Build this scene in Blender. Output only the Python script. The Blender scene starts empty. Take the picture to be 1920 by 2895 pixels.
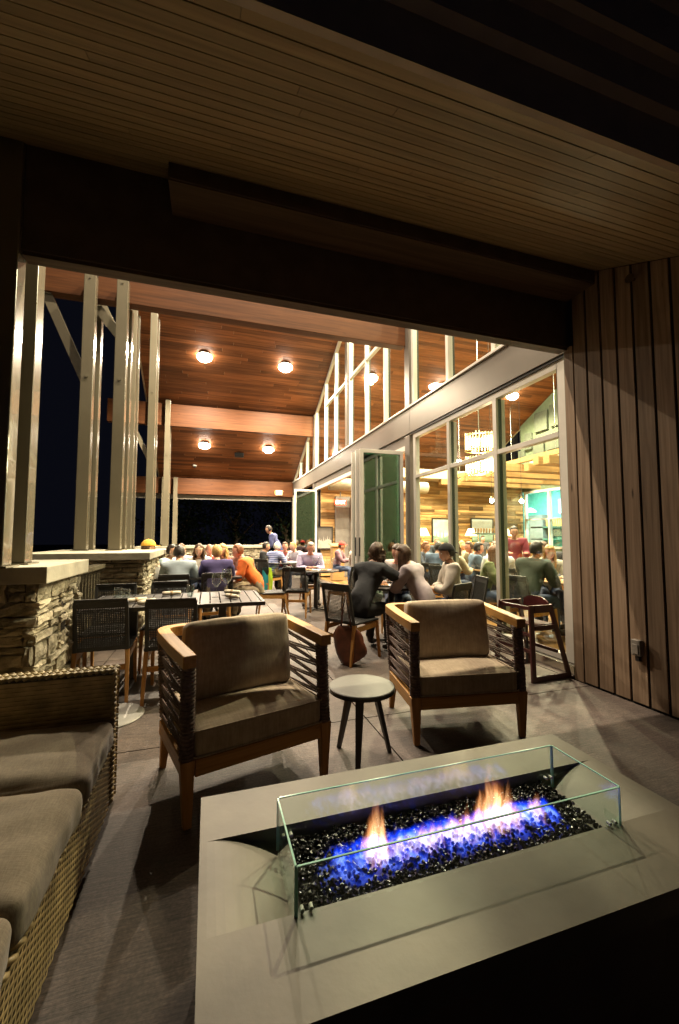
import bpy, bmesh, math, random
import numpy as np
from mathutils import Vector, Matrix, Euler, noise
random.seed(7)
R = math.radians
SC = bpy.context.scene
COL = SC.collection

# ------------------------------------------------------------ camera, sky, exposure
cam = bpy.data.cameras.new("camera"); camo = bpy.data.objects.new("camera", cam); COL.objects.link(camo)
cam.sensor_fit = 'VERTICAL'; cam.sensor_height = 36.0
cam.lens = 36.0 * 1160 / 2895
cam.clip_start = 0.02; cam.clip_end = 500
camo.location = (0, 0, 1.30)
camo.rotation_euler = (R(90 + 3.55), 0, R(-17.66))
SC.camera = camo
SC.view_settings.view_transform = 'Standard'; SC.view_settings.look = 'None'
SC.view_settings.exposure = 0.0; SC.view_settings.gamma = 1.0
w = bpy.data.worlds.new("World"); SC.world = w; w.use_nodes = True
nt = w.node_tree
bg = nt.nodes['Background']; bg.inputs[0].default_value = (.10, .11, .20, 1); bg.inputs[1].default_value = 0.026      # clear night sky
SC.cycles.max_bounces = 8; SC.cycles.diffuse_bounces = 4; SC.cycles.glossy_bounces = 4
SC.cycles.transmission_bounces = 6; SC.cycles.transparent_max_bounces = 16; SC.cycles.volume_bounces = 0
SC.cycles.use_denoising = True
SC.cycles.sample_clamp_indirect = 4.0
SC.cycles.caustics_reflective = False; SC.cycles.caustics_refractive = False
SC.cycles.volume_max_steps = 64

P_OUT = 1600.0      # porch down lights, W
P_IN = 2500.0

# ------------------------------------------------------------ materials
MATS = {}
def mat(name):
    m = bpy.data.materials.new(name); m.use_nodes = True; MATS[name] = m
    return m, m.node_tree, m.node_tree.nodes['Principled BSDF']
def N(nt, t, **kw):
    n = nt.nodes.new(t)
    for k, v in kw.items():
        if k in n.inputs: n.inputs[k].default_value = v
        else: setattr(n, k, v)
    return n
def ramp(nt, stops):
    r = nt.nodes.new('ShaderNodeValToRGB'); e = r.color_ramp.elements
    while len(e) < len(stops): e.new(0.5)
    for el, (p, c) in zip(e, stops): el.position = p; el.color = (*c, 1)
    return r
def c4(c): return (*c, 1)
def plain(name, c, rough=.6, metal=0, var=.15, nscale=8, bump=.15, bscale=60, coat=0, spec=.5, sheen=0):
    """solid colour with soft mottling and fine bump"""
    m, nt, b = mat(name); L = nt.links.new
    tc = N(nt, 'ShaderNodeTexCoord'); n1 = N(nt, 'ShaderNodeTexNoise', Scale=nscale, Detail=4.0)
    L(tc.outputs['Object'], n1.inputs['Vector'])
    r = ramp(nt, [(.3, tuple(x * (1 - var) for x in c)), (.7, tuple(min(1, x * (1 + var)) for x in c))])
    L(n1.outputs[0], r.inputs[0]); L(r.outputs[0], b.inputs['Base Color'])
    b.inputs['Roughness'].default_value = rough; b.inputs['Metallic'].default_value = metal
    b.inputs['Coat Weight'].default_value = coat; b.inputs['Specular IOR Level'].default_value = spec
    b.inputs['Sheen Weight'].default_value = sheen
    if bump:
        n2 = N(nt, 'ShaderNodeTexNoise', Scale=bscale, Detail=3.0); L(tc.outputs['Object'], n2.inputs['Vector'])
        bp = N(nt, 'ShaderNodeBump', Strength=bump, Distance=.004); L(n2.outputs[0], bp.inputs['Height']); L(bp.outputs[0], b.inputs['Normal'])
    return m
def wood(name, c1, c2, axis='X', rough=.5, island=.35, scale=3, coat=0, knots=True):
    """grain stretched along an axis, each board a little different"""
    m, nt, b = mat(name); L = nt.links.new
    tc = N(nt, 'ShaderNodeTexCoord'); mp = N(nt, 'ShaderNodeMapping')
    s = {'X': (.6, 14, 14), 'Y': (14, .6, 14), 'Z': (14, 14, .6)}[axis]
    mp.inputs['Scale'].default_value = tuple(x * scale / 3 for x in s)
    geo = N(nt, 'ShaderNodeNewGeometry')
    off = N(nt, 'ShaderNodeVectorMath', operation='SCALE'); off.inputs['Scale'].default_value = 37
    cmb = N(nt, 'ShaderNodeCombineXYZ')
    for i in range(3): L(geo.outputs['Random Per Island'], cmb.inputs[i])
    L(cmb.outputs[0], off.inputs[0])
    add = N(nt, 'ShaderNodeVectorMath', operation='ADD'); L(tc.outputs['Object'], add.inputs[0]); L(off.outputs[0], add.inputs[1])
    L(add.outputs[0], mp.inputs['Vector'])
    n1 = N(nt, 'ShaderNodeTexNoise', Scale=1.6, Detail=6.0, Distortion=.6); L(mp.outputs[0], n1.inputs['Vector'])
    r = ramp(nt, [(.3, c1), (.7, c2)]); L(n1.outputs[0], r.inputs[0])
    hs = N(nt, 'ShaderNodeHueSaturation')
    mr = N(nt, 'ShaderNodeMapRange'); mr.inputs['To Min'].default_value = 1 - island; mr.inputs['To Max'].default_value = 1 + island
    L(geo.outputs['Random Per Island'], mr.inputs['Value']); L(mr.outputs[0], hs.inputs['Value'])
    src = r.outputs[0]
    if knots:
        kn = N(nt, 'ShaderNodeTexVoronoi', Scale=5.0); kn.inputs['Randomness'].default_value = 1
        mk = N(nt, 'ShaderNodeMapping'); mk.inputs['Scale'].default_value = {'X': (.25, 1.3, 1.3), 'Y': (1.3, .25, 1.3), 'Z': (1.3, 1.3, .25)}[axis]
        L(add.outputs[0], mk.inputs['Vector']); L(mk.outputs[0], kn.inputs['Vector'])
        kr = ramp(nt, [(.03, tuple(x * .35 for x in c1)), (.07, (1, 1, 1))]); L(kn.outputs['Distance'], kr.inputs[0])
        mx = N(nt, 'ShaderNodeMix', data_type='RGBA', blend_type='MULTIPLY'); mx.inputs[0].default_value = .8
        L(r.outputs[0], mx.inputs[6]); L(kr.outputs[0], mx.inputs[7]); src = mx.outputs[2]
    L(src, hs.inputs['Color']); L(hs.outputs[0], b.inputs['Base Color'])
    b.inputs['Roughness'].default_value = rough; b.inputs['Coat Weight'].default_value = coat; b.inputs['Specular IOR Level'].default_value = .18
    bp = N(nt, 'ShaderNodeBump', Strength=.25, Distance=.004); L(n1.outputs[0], bp.inputs['Height']); L(bp.outputs[0], b.inputs['Normal'])
    return m
def emit(name, c, s):
    m, nt, b = mat(name); b.inputs['Base Color'].default_value = c4(c)
    b.inputs['Emission Color'].default_value = c4(c); b.inputs['Emission Strength'].default_value = s
    return m
def glass(name, tint, refl=1.0, ior=1.5):
    m, nt, b = mat(name); nt.nodes.remove(b); L = nt.links.new
    out = nt.nodes['Material Output']
    t = N(nt, 'ShaderNodeBsdfTransparent', Color=c4(tint)); g = N(nt, 'ShaderNodeBsdfGlossy', Roughness=.01)
    g.inputs['Color'].default_value = (.95, 1, .97, 1)
    f0 = ((ior - 1) / (ior + 1)) ** 2
    f = N(nt, 'ShaderNodeLayerWeight', Blend=.5); pw = N(nt, 'ShaderNodeMath', operation='POWER'); pw.inputs[1].default_value = 5
    mu = N(nt, 'ShaderNodeMath', operation='MULTIPLY_ADD'); mu.inputs[1].default_value = refl * (1 - f0); mu.inputs[2].default_value = refl * f0
    mx = N(nt, 'ShaderNodeMixShader'); L(f.outputs['Facing'], pw.inputs[0]); L(pw.outputs[0], mu.inputs[0]); L(mu.outputs[0], mx.inputs[0])
    L(t.outputs[0], mx.inputs[1]); L(g.outputs[0], mx.inputs[2]); L(mx.outputs[0], out.inputs[0])
    return m
def fabric(name, c1, c2, scale=260, rough=.95):
    """woven cloth: crossing threads with slubs"""
    m, nt, b = mat(name); L = nt.links.new
    tc = N(nt, 'ShaderNodeTexCoord')
    cols = []
    for s in ((scale * .12, scale, scale * .12), (scale, scale * .12, scale * .12)):
        mp = N(nt, 'ShaderNodeMapping'); mp.inputs['Scale'].default_value = tuple(x * .12 for x in s)
        L(tc.outputs['Object'], mp.inputs['Vector'])
        n = N(nt, 'ShaderNodeTexNoise', Scale=3.0, Detail=5.0, Roughness=.7); L(mp.outputs[0], n.inputs['Vector']); cols.append(n)
    ad = N(nt, 'ShaderNodeMath', operation='ADD'); L(cols[0].outputs[0], ad.inputs[0]); L(cols[1].outputs[0], ad.inputs[1])
    mu = N(nt, 'ShaderNodeMath', operation='MULTIPLY'); mu.inputs[1].default_value = .5; L(ad.outputs[0], mu.inputs[0])
    r = ramp(nt, [(.4, c1), (.6, c2)]); L(mu.outputs[0], r.inputs[0]); L(r.outputs[0], b.inputs['Base Color'])
    b.inputs['Roughness'].default_value = rough; b.inputs['Sheen Weight'].default_value = .2; b.inputs['Specular IOR Level'].default_value = .2
    bp = N(nt, 'ShaderNodeBump', Strength=.35, Distance=.003); L(mu.outputs[0], bp.inputs['Height']); L(bp.outputs[0], b.inputs['Normal'])
    return m

M_ceil = wood('ceiling cedar', (.085, .030, .011), (.19, .072, .026), 'X', rough=.45, island=.45, knots=False)
M_beam = wood('glulam beam', (.055, .019, .006), (.110, .040, .013), 'X', rough=.55, island=.1, scale=4)
M_soffit = wood('soffit boards', (.18, .128, .062), (.27, .195, .10), 'X', rough=.6, island=.12)
M_dkwood = wood('dark stained wood', (.065, .042, .026), (.12, .08, .05), 'X', rough=.6, island=.1)
M_siding = wood('siding boards', (.15, .10, .065), (.275, .195, .135), 'Z', rough=.6, island=.22, scale=5)
M_groove = plain('shadow gap backing', (.012, .010, .009), .9)
M_header = plain('dark painted header', (.10, .074, .060), .7, var=.2)
M_fascia = plain('dark bronze fascia', (.46, .38, .28), .5, var=.1)
M_steel = plain('beige painted steel', (.135, .118, .082), .25, var=.08, nscale=2, bump=.06, bscale=25, coat=.7)
M_white = plain('white window frame', (.60, .57, .52), .25, var=.03, bump=0)
M_band = plain('taupe metal panel', (.19, .17, .145), .35, metal=.5, var=.05, nscale=2, bump=.05, bscale=6)
M_clear = glass('clear pane', (.97, 1, .97), .9)
M_tint = glass('green tinted pane', (.22, .46, .34), 3.0, 1.6)
M_guard = glass('guard glass', (.96, 1, .985), .9)
M_gasket = plain('dark green gasket', (.02, .035, .025), .4)
M_edge = plain('glass edge green', (.42, .80, .66), .12, bump=0, var=.05)
M_teak = wood('teak', (.34, .16, .045), (.52, .28, .09), 'X', rough=.42, island=.15, scale=6, knots=False)
M_teakz = wood('teak upright', (.34, .16, .05), (.54, .29, .10), 'Z', rough=.45, island=.15, scale=6, knots=False)
M_teaky = wood('teak arm', (.36, .18, .05), (.54, .29, .09), 'Y', rough=.42, island=.15, scale=6, knots=False)
M_rope = plain('dark rope', (.13, .085, .075), .75, var=.5, nscale=60, bump=.6, bscale=140)
M_black = plain('black woven strap', (.016, .015, .014), .55, var=.3, nscale=30)
M_alu = plain('black aluminium', (.035, .032, .032), .35, var=.2, bump=.05)
M_cushion = fabric('taupe cushion cloth', (.30, .235, .17), (.43, .345, .25))
M_plaid = fabric('sofa cushion cloth', (.16, .13, .095), (.25, .208, .15), 900)
M_wick = plain('wicker strand', (.34, .25, .115), .5, var=.35, nscale=14, bump=.2, coat=.05)
M_wickd = plain('wicker core', (.09, .065, .03), .9)
M_gtop = plain('concrete top', (.118, .104, .080), .47, metal=.12, spec=.35, var=.30, nscale=3.4, bump=.12, bscale=45)
M_gbase = plain('dark base cladding', (.13, .10, .075), .7)
M_pebble = plain('black fire glass', (.012, .011, .010), .26, var=.4, bump=0, spec=.45)
M_metal = plain('brushed metal', (.62, .60, .55), .25, metal=1, var=.05)
M_sidetop = plain('grey laminate top', (.075, .075, .065), .45, var=.06)
M_charcoal = plain('charcoal leg', (.04, .038, .036), .5)
M_cap = plain('cast stone cap', (.36, .33, .26), .8, var=.16, nscale=5, bump=.5, bscale=35)
M_maroon = plain('dark cherry stain', (.06, .012, .012), .3, var=.3, coat=.4)
M_leather = plain('brown leather', (.10, .028, .012), .38, var=.4, nscale=14, bump=.5, bscale=30)
M_napkin = plain('cream napkin', (.68, .60, .48), .9)
M_plate = plain('white china', (.75, .73, .68), .2, bump=0)
M_food = plain('food', (.45, .22, .09), .6, var=.7, nscale=40, bump=.6)
M_bglass = glass('drinking glass', (.975, .985, .985), 1.5, 1.5)
M_conc = plain('outlet grey', (.18, .16, .14), .45)
M_dark = plain('black plastic', (.015, .015, .016), .4)
M_lampw = emit('lamp white', (1.0, .90, .74), 60)
M_green = plain('sage wall paint', (.085, .11, .065), .8)
M_panel = plain('acoustic panel felt', (.055, .065, .045), .95)
M_cream = plain('cream paint', (.42, .36, .25), .7)
M_grey = plain('warm grey paint', (.16, .15, .14), .7)
M_taupe = plain('taupe paint', (.36, .32, .26), .7)
M_plank = wood('reclaimed plank', (.20, .11, .04), (.46, .30, .13), 'X', rough=.6, island=.65, knots=False)
M_joist = wood('joist timber', (.26, .155, .06), (.40, .26, .11), 'X', rough=.6, island=.25)
M_infloor = wood('interior floor', (.16, .085, .03), (.27, .15, .055), 'Y', rough=.3, island=.3)
M_tabwood = wood('table wood', (.30, .17, .07), (.46, .28, .12), 'X', rough=.35, island=.2)
M_teal = emit('teal kitchen wall', (.10, .38, .32), .9)
M_foliage = plain('dark foliage', (.006, .010, .005), .95, var=.5, spec=.02)
M_bark = plain('bark', (.06, .045, .03), .9)
M_lawn = plain('night lawn', (.012, .018, .008), .95, var=.4)

def floor_mat():
    m, nt, b = mat('broom finished concrete'); L = nt.links.new
    tc = N(nt, 'ShaderNodeTexCoord')
    n1 = N(nt, 'ShaderNodeTexNoise', Scale=1.7, Detail=8.0, Roughness=.70); L(tc.outputs['Object'], n1.inputs['Vector'])
    r1 = ramp(nt, [(.30, (.032, .024, .021)), (.70, (.140, .102, .084))]); L(n1.outputs[0], r1.inputs[0])
    mp = N(nt, 'ShaderNodeMapping'); mp.inputs['Scale'].default_value = (9, 120, 30); mp.inputs['Rotation'].default_value = (0, 0, .12)
    L(tc.outputs['Object'], mp.inputs['Vector'])
    n2 = N(nt, 'ShaderNodeTexNoise', Scale=1.0, Detail=5.0, Roughness=.7); L(mp.outputs[0], n2.inputs['Vector'])
    r2 = ramp(nt, [(.35, (.45, .45, .45)), (.65, (1.25, 1.25, 1.25))]); L(n2.outputs[0], r2.inputs[0])
    n3 = N(nt, 'ShaderNodeTexNoise', Scale=90.0, Detail=3.0); L(tc.outputs['Object'], n3.inputs['Vector'])
    r3 = ramp(nt, [(.36, (.68, .68, .68)), (.64, (1.22, 1.22, 1.22))]); L(n3.outputs[0], r3.inputs[0])
    a = N(nt, 'ShaderNodeMix', data_type='RGBA', blend_type='MULTIPLY'); a.inputs[0].default_value = 1
    L(r1.outputs[0], a.inputs[6]); L(r2.outputs[0], a.inputs[7])
    c = N(nt, 'ShaderNodeMix', data_type='RGBA', blend_type='MULTIPLY'); c.inputs[0].default_value = 1
    L(a.outputs[2], c.inputs[6]); L(r3.outputs[0], c.inputs[7]); L(c.outputs[2], b.inputs['Base Color'])
    b.inputs['Roughness'].default_value = .62
    bp = N(nt, 'ShaderNodeBump', Strength=.5, Distance=.004); L(n2.outputs[0], bp.inputs['Height']); L(bp.outputs[0], b.inputs['Normal'])
    return m
M_floor = floor_mat()
def stone_mat():
    m, nt, b = mat('ledge stone'); L = nt.links.new
    tc = N(nt, 'ShaderNodeTexCoord'); geo = N(nt, 'ShaderNodeNewGeometry')
    n1 = N(nt, 'ShaderNodeTexNoise', Scale=11.0, Detail=7.0, Roughness=.65); L(tc.outputs['Object'], n1.inputs['Vector'])
    r = ramp(nt, [(.3, (.15, .12, .08)), (.5, (.36, .31, .22)), (.72, (.52, .46, .35))]); L(n1.outputs[0], r.inputs[0])
    hs = N(nt, 'ShaderNodeHueSaturation'); mr = N(nt, 'ShaderNodeMapRange'); mr.inputs['To Min'].default_value = .6; mr.inputs['To Max'].default_value = 1.3
    L(geo.outputs['Random Per Island'], mr.inputs['Value']); L(mr.outputs[0], hs.inputs['Value']); L(r.outputs[0], hs.inputs['Color'])
    L(hs.outputs[0], b.inputs['Base Color']); b.inputs['Roughness'].default_value = .85
    n2 = N(nt, 'ShaderNodeTexNoise', Scale=28.0, Detail=8.0, Roughness=.7); L(tc.outputs['Object'], n2.inputs['Vector'])
    bp = N(nt, 'ShaderNodeBump', Strength=1.0, Distance=.02); L(n2.outputs[0], bp.inputs['Height']); L(bp.outputs[0], b.inputs['Normal'])
    return m
M_stone = stone_mat()

# ------------------------------------------------------------ mesh helpers
class MB:
    def __init__(s): s.v = []; s.f = []; s.m = []
    def add(s, vs, fs, mi=0):
        o = len(s.v); s.v += [tuple(v) for v in vs]; s.f += [tuple(i + o for i in f) for f in fs]; s.m += [mi] * len(fs); return s
    def box(s, x0, x1, y0, y1, z0, z1, mi=0):
        vs = [(x0, y0, z0), (x1, y0, z0), (x1, y1, z0), (x0, y1, z0), (x0, y0, z1), (x1, y0, z1), (x1, y1, z1), (x0, y1, z1)]
        return s.add(vs, BOXF, mi)
    def bar(s, p, q, w, h=None, up=(0, 0, 1), w2=None, h2=None, mi=0):
        """rectangular bar from p to q, w across, h along 'up'; may taper to w2 x h2"""
        h = h or w; w2 = w2 if w2 is not None else w; h2 = h2 if h2 is not None else h
        p = Vector(p); q = Vector(q); d = (q - p).normalized(); u = Vector(up)
        sx = d.cross(u)
        if sx.length < 1e-4: sx = d.cross(Vector((0, 1, 0)))
        sx.normalize(); sz = sx.cross(d).normalized()
        vs = []
        for c, a, b in ((p, w, h), (q, w2, h2)):
            for i, j in ((-1, -1), (1, -1), (1, 1), (-1, 1)): vs.append(c + sx * (i * a / 2) + sz * (j * b / 2))
        return s.add(vs, [(0, 1, 2, 3), (7, 6, 5, 4), (0, 4, 5, 1), (1, 5, 6, 2), (2, 6, 7, 3), (3, 7, 4, 0)], mi)
    def tube(s, pts, r, n=8, mi=0, cap=True):
        """round tube through points; r a number or one per point"""
        pts = [Vector(p) for p in pts]; rr = r if isinstance(r, (list, tuple)) else [r] * len(pts)
        o = len(s.v); prev = None
        for i, p in enumerate(pts):
            d = (pts[min(i + 1, len(pts) - 1)] - pts[max(i - 1, 0)]).normalized()
            a = d.cross(Vector((0, 0, 1))) if prev is None else prev - d * prev.dot(d)
            if a.length < 1e-3: a = d.cross(Vector((0, 1, 0)))
            a.normalize(); prev = a; b = d.cross(a)
            for k in range(n):
                t = 2 * math.pi * k / n; s.v.append(tuple(p + (a * math.cos(t) + b * math.sin(t)) * rr[i]))
        fs = []
        for i in range(len(pts) - 1):
            for k in range(n):
                fs.append((o + i * n + k, o + i * n + (k + 1) % n, o + (i + 1) * n + (k + 1) % n, o + (i + 1) * n + k))
        if cap: fs.append(tuple(o + k for k in range(n))[::-1]); fs.append(tuple(o + (len(pts) - 1) * n + k for k in range(n)))
        s.f += fs; s.m += [mi] * len(fs); return s
    def lathe(s, prof, c=(0, 0, 0), n=24, mi=0):
        """profile [(r, z)...] turned about the z axis at c"""
        o = len(s.v)
        for r, z in prof:
            for k in range(n):
                t = 2 * math.pi * k / n; s.v.append((c[0] + r * math.cos(t), c[1] + r * math.sin(t), c[2] + z))
        fs = []
        for i in range(len(prof) - 1):
            for k in range(n):
                fs.append((o + i * n + k, o + i * n + (k + 1) % n, o + (i + 1) * n + (k + 1) % n, o + (i + 1) * n + k))
        fs.append(tuple(o + k for k in range(n))[::-1]); fs.append(tuple(o + (len(prof) - 1) * n + k for k in range(n)))
        s.f += fs; s.m += [mi] * len(fs); return s
    def sphere(s, c, r, n=12, m_=8, mi=0, f=None):
        rx, ry, rz = r if isinstance(r, (list, tuple)) else (r, r, r)
        o = len(s.v); c = Vector(c)
        for i in range(m_ + 1):
            ph = math.pi * i / m_
            for k in range(n):
                t = 2 * math.pi * k / n
                p = Vector((rx * math.sin(ph) * math.cos(t), ry * math.sin(ph) * math.sin(t), rz * math.cos(ph)))
                if f: p = f(p)
                s.v.append(tuple(c + p))
        fs = []
        for i in range(m_):
            for k in range(n):
                fs.append((o + i * n + k, o + (i + 1) * n + k, o + (i + 1) * n + (k + 1) % n, o + i * n + (k + 1) % n))
        s.f += fs; s.m += [mi] * len(fs); return s
    def mesh(s, name, mats, smooth=False, bevel=0):
        me = bpy.data.meshes.new(name); me.from_pydata(s.v, [], s.f)
        mats = mats if isinstance(mats, (list, tuple)) else [mats]
        for m in mats: me.materials.append(m)
        if len(mats) > 1: me.polygons.foreach_set('material_index', s.m)
        if smooth: me.polygons.foreach_set('use_smooth', [True] * len(me.polygons))
        bm = bmesh.new(); bm.from_mesh(me)
        bmesh.ops.remove_doubles(bm, verts=bm.verts, dist=1e-6)
        bmesh.ops.recalc_face_normals(bm, faces=bm.faces)
        if bevel:
            ed = [e for e in bm.edges if len(e.link_faces) == 2 and e.calc_face_angle(0) > .6]
            bmesh.ops.bevel(bm, geom=ed, offset=bevel, segments=2, affect='EDGES', profile=.6)
        bm.to_mesh(me); bm.free()
        return me
    def build(s, name, mats, parent=None, smooth=False, bevel=0, **kw):
        o = bpy.data.objects.new(name, s.mesh(name, mats, smooth, bevel)); COL.objects.link(o)
        if parent: o.parent = parent
        for k, v in kw.items(): o[k] = v
        return o
BOXF = [(0, 3, 2, 1), (4, 5, 6, 7), (0, 1, 5, 4), (1, 2, 6, 5), (2, 3, 7, 6), (3, 0, 4, 7)]
def tag(o, label=None, cat=None, group=None, kind=None):
    if label: o['label'] = label
    if cat: o['category'] = cat
    if group: o['group'] = group
    if kind: o['kind'] = kind
    return o
def thing(name, label, cat, loc=(0, 0, 0), rz=0, group=None):
    o = bpy.data.objects.new(name, None); COL.objects.link(o); o.location = loc; o.rotation_euler = (0, 0, rz)
    o.empty_display_size = .1
    return tag(o, label, cat, group)
def dup(root, loc, rz, label=None, group=None):
    def cp(o, par):
        c = o.copy(); COL.objects.link(c); c.parent = par
        for ch in list(o.children): cp(ch, c)
        return c
    r = cp(root, None); r.location = loc; r.rotation_euler = (0, 0, rz)
    if label: r['label'] = label
    if group: r['group'] = group
    return r

def cushion(w, d, h, crown=.02, wr=.006, seed=0, r=.035, fold=False):
    """soft box cushion centred on x/y, base z=0, crowned top with wrinkles"""
    mb = MB(); bm = bmesh.new(); bmesh.ops.create_cube(bm, size=2)
    bmesh.ops.subdivide_edges(bm, edges=bm.edges[:], cuts=21, use_grid_fill=True)
    for v in bm.verts:
        x, y, z = v.co
        # rounded box
        p = Vector((x * w / 2, y * d / 2, (z * .5 + .5) * h))
        q = Vector((max(-w / 2 + r, min(w / 2 - r, p.x)), max(-d / 2 + r, min(d / 2 - r, p.y)), max(r, min(h - r, p.z))))
        e = p - q
        if e.length > 1e-6: p = q + e.normalized() * r
        bulge = (1 - abs(x) ** 3) * (1 - abs(y) ** 3)
        if z > .3: p.z += crown * bulge * (z - .3) / .7
        side = (1 - z * z)
        p.x += .010 * side * x * (1 - y * y); p.y += .010 * side * y * (1 - x * x)
        nn = noise.noise(Vector((p.x * 5 + seed, p.y * 14, p.z * 6 + seed)))
        n2 = noise.noise(Vector((p.x * 22 + seed, p.y * 9, p.z * 9)))
        if fold:       # pulled creases running front to back, strongest near the rim
            nn *= .35; n2 = .9 * noise.noise(Vector((p.x * 36 + seed, p.y * 7 + p.x * 5, p.z * 3))) * (abs(y) ** 2 * .8 + .2)
        nrm = Vector((x * abs(x) ** 4, y * abs(y) ** 4, z * abs(z) ** 4))
        if nrm.length > 1e-5: p += nrm.normalized() * (wr * nn + wr * .6 * n2)
        v.co = p
    bmesh.ops.recalc_face_normals(bm, faces=bm.faces)
    return bm
def bm_obj(bm, name, m, parent, loc=(0, 0, 0), rot=(0, 0, 0), smooth=True, sub=0):
    me = bpy.data.meshes.new(name); bm.to_mesh(me); bm.free()
    for x in (m if isinstance(m, (list, tuple)) else [m]): me.materials.append(x)
    if smooth: me.polygons.foreach_set('use_smooth', [True] * len(me.polygons))
    me.transform(Matrix.Translation(loc) @ Euler(rot).to_matrix().to_4x4())
    o = bpy.data.objects.new(name, me); COL.objects.link(o)
    if parent: o.parent = parent
    if sub:
        md = o.modifiers.new('sub', 'SUBSURF'); md.levels = sub; md.render_levels = sub
    return o
def text_mesh(txt, name, m, parent, loc, rot, size, ext=.004):
    c = bpy.data.curves.new(name, 'FONT'); c.body = txt; c.size = size; c.extrude = ext; c.align_x = 'CENTER'; c.align_y = 'CENTER'
    t = bpy.data.objects.new('tmp', c); COL.objects.link(t)
    me = bpy.data.meshes.new_from_object(t.evaluated_get(bpy.context.evaluated_depsgraph_get())); bpy.data.objects.remove(t)
    me.transform(Matrix.Translation(loc) @ Euler(rot).to_matrix().to_4x4()); me.materials.append(m)
    o = bpy.data.objects.new(name, me); COL.objects.link(o); o.parent = parent; return o
def spot(name, loc, power, parent=None, size=R(156), r=.045, color=(1, .83, .60), blend=.6, rot=(0, 0, 0)):
    l = bpy.data.lights.new(name, 'SPOT'); l.energy = power; l.spot_size = size; l.spot_blend = blend; l.shadow_soft_size = r; l.color = color
    o = bpy.data.objects.new(name, l); COL.objects.link(o); o.location = loc; o.rotation_euler = rot
    if parent: o.parent = parent
    return o
def point(name, loc, power, parent=None, r=.06, color=(1, .85, .54)):
    l = bpy.data.lights.new(name, 'POINT'); l.energy = power; l.shadow_soft_size = r; l.color = color
    o = bpy.data.objects.new(name, l); COL.objects.link(o); o.location = loc
    if parent: o.parent = parent
    return o
CEIL = lambda y: 12.17 - .5 * y          # underside of the big sloping ceiling

# ============================================================ SETTING
mb = MB().box(-60, 60, -20, 90, -.3, -.06); mb.build('ground', M_lawn, kind='structure')
# patio: slabs with real joints over a dark bed
mb = MB().box(-2.4, 3.22, -4, 18, -.058, -.012); mb.build('joint_bed', M_groove, kind='structure')
mb = MB(); xs = [-2.4, -1.0, 1.105, 3.218]; ys = [-4, -1.6, .5, 2.848, 4.95, 7.05, 9.2, 11.3, 13.4, 15.6, 18]
for i in range(len(xs) - 1):
    for j in range(len(ys) - 1): mb.box(xs[i] + .0045, xs[i + 1] - .0045, ys[j] + .0045, ys[j + 1] - .0045, -.011, 0)
mb.build('patio_floor', M_floor, kind='structure')
mb = MB()
for k in range(56):
    x = 3.45 + k * .15; y = 3.09 + random.uniform(-1.5, 0)
    while y < 20:
        l = random.uniform(1.2, 2.4); mb.box(x, x + .147, max(3.09, y), min(20, y + l - .003), -.05, -.004)
        y += l
mb.build('interior_floor', M_infloor, kind='structure')
mb = MB().box(3.2185, 3.449, 3.09, 18, -.05, .004); mb.build('threshold_floor', M_floor, kind='structure')

# big sloping ceiling: separate boards along x
roof = thing('porch_roof', 'sloping cedar plank ceiling over patio and dining room', 'roof')
mb = MB(); y = 3.0; sl = math.atan(.5); pit = .105
while y < 17.2:
    x = -1.85 + random.uniform(-2, 0)
    while x < 11.7:
        l = random.uniform(1.6, 3.8); a = max(-1.85, x); b = min(11.7, x + l - .004)
        if b > a:
            z0 = CEIL(y); z1 = CEIL(y + pit - .006)
            mb.add([(a, y, z0), (b, y, z0), (b, y + pit - .006, z1), (a, y + pit - .006, z1),
                    (a, y, z0 + .03), (b, y, z0 + .03), (b, y + pit - .006, z1 + .03), (a, y + pit - .006, z1 + .03)], BOXF)
        x += l
    y += pit
mb.build('plank_ceiling', M_ceil, roof)
mb = MB(); a, b = CEIL(2.98) + .035, CEIL(17.25) + .035
mb.add([(-1.9, 2.98, a), (11.8, 2.98, a), (11.8, 17.25, b), (-1.9, 17.25, b), (-1.9, 2.98, a + .3), (11.8, 2.98, a + .3), (11.8, 17.25, b + .3), (-1.9, 17.25, b + .3)], BOXF)
mb.build('roof_deck', M_fascia, roof)

# gable wall above the dark header, closes the tall porch toward the camera
mb = MB().box(-4.2, 11.8, 3.02, 3.10, 3.90, CEIL(3.1) + .1)
tag(mb.build('gable_wall', M_grey), 'tall dark gable wall closing the porch above the header beam', 'wall')

# near low porch: soffit boards, backing, eave
soff = thing('near_soffit', 'low board soffit over the lounge corner sloping down to the eave', 'soffit')
SZ = lambda y: 3.65 - .47 * (2.64 - y)
mb = MB(); y = 1.24; pit = .0725
while y < 2.93:
    x = -4 + random.uniform(-1.5, 0)
    y2 = min(y + pit - random.choice((.005, .0075, .006)), 2.945)
    while x < 3.2:
        l = random.uniform(1.8, 4.2); a = max(-4, x); b = min(3.204, x + l - .002)
        if b > a + .01:
            mb.add([(a, y, SZ(y)), (b, y, SZ(y)), (b, y2, SZ(y2)), (a, y2, SZ(y2)),
                    (a, y, SZ(y) + .016), (b, y, SZ(y) + .016), (b, y2, SZ(y2) + .016), (a, y2, SZ(y2) + .016)], BOXF)
        x += l
    y += pit
mb.build('soffit_boards', M_soffit, soff)
mb = MB(); a, b = SZ(1.23) + .022, SZ(2.95) + .022
mb.add([(-4, 1.236, a), (3.3, 1.236, a), (3.3, 2.95, b), (-4, 2.95, b), (-4, 1.236, a + .25), (3.3, 1.236, a + .25), (3.3, 2.95, b + .3), (-4, 2.95, b + .3)], BOXF)
mb.build('soffit_backing', M_groove, soff)
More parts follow.
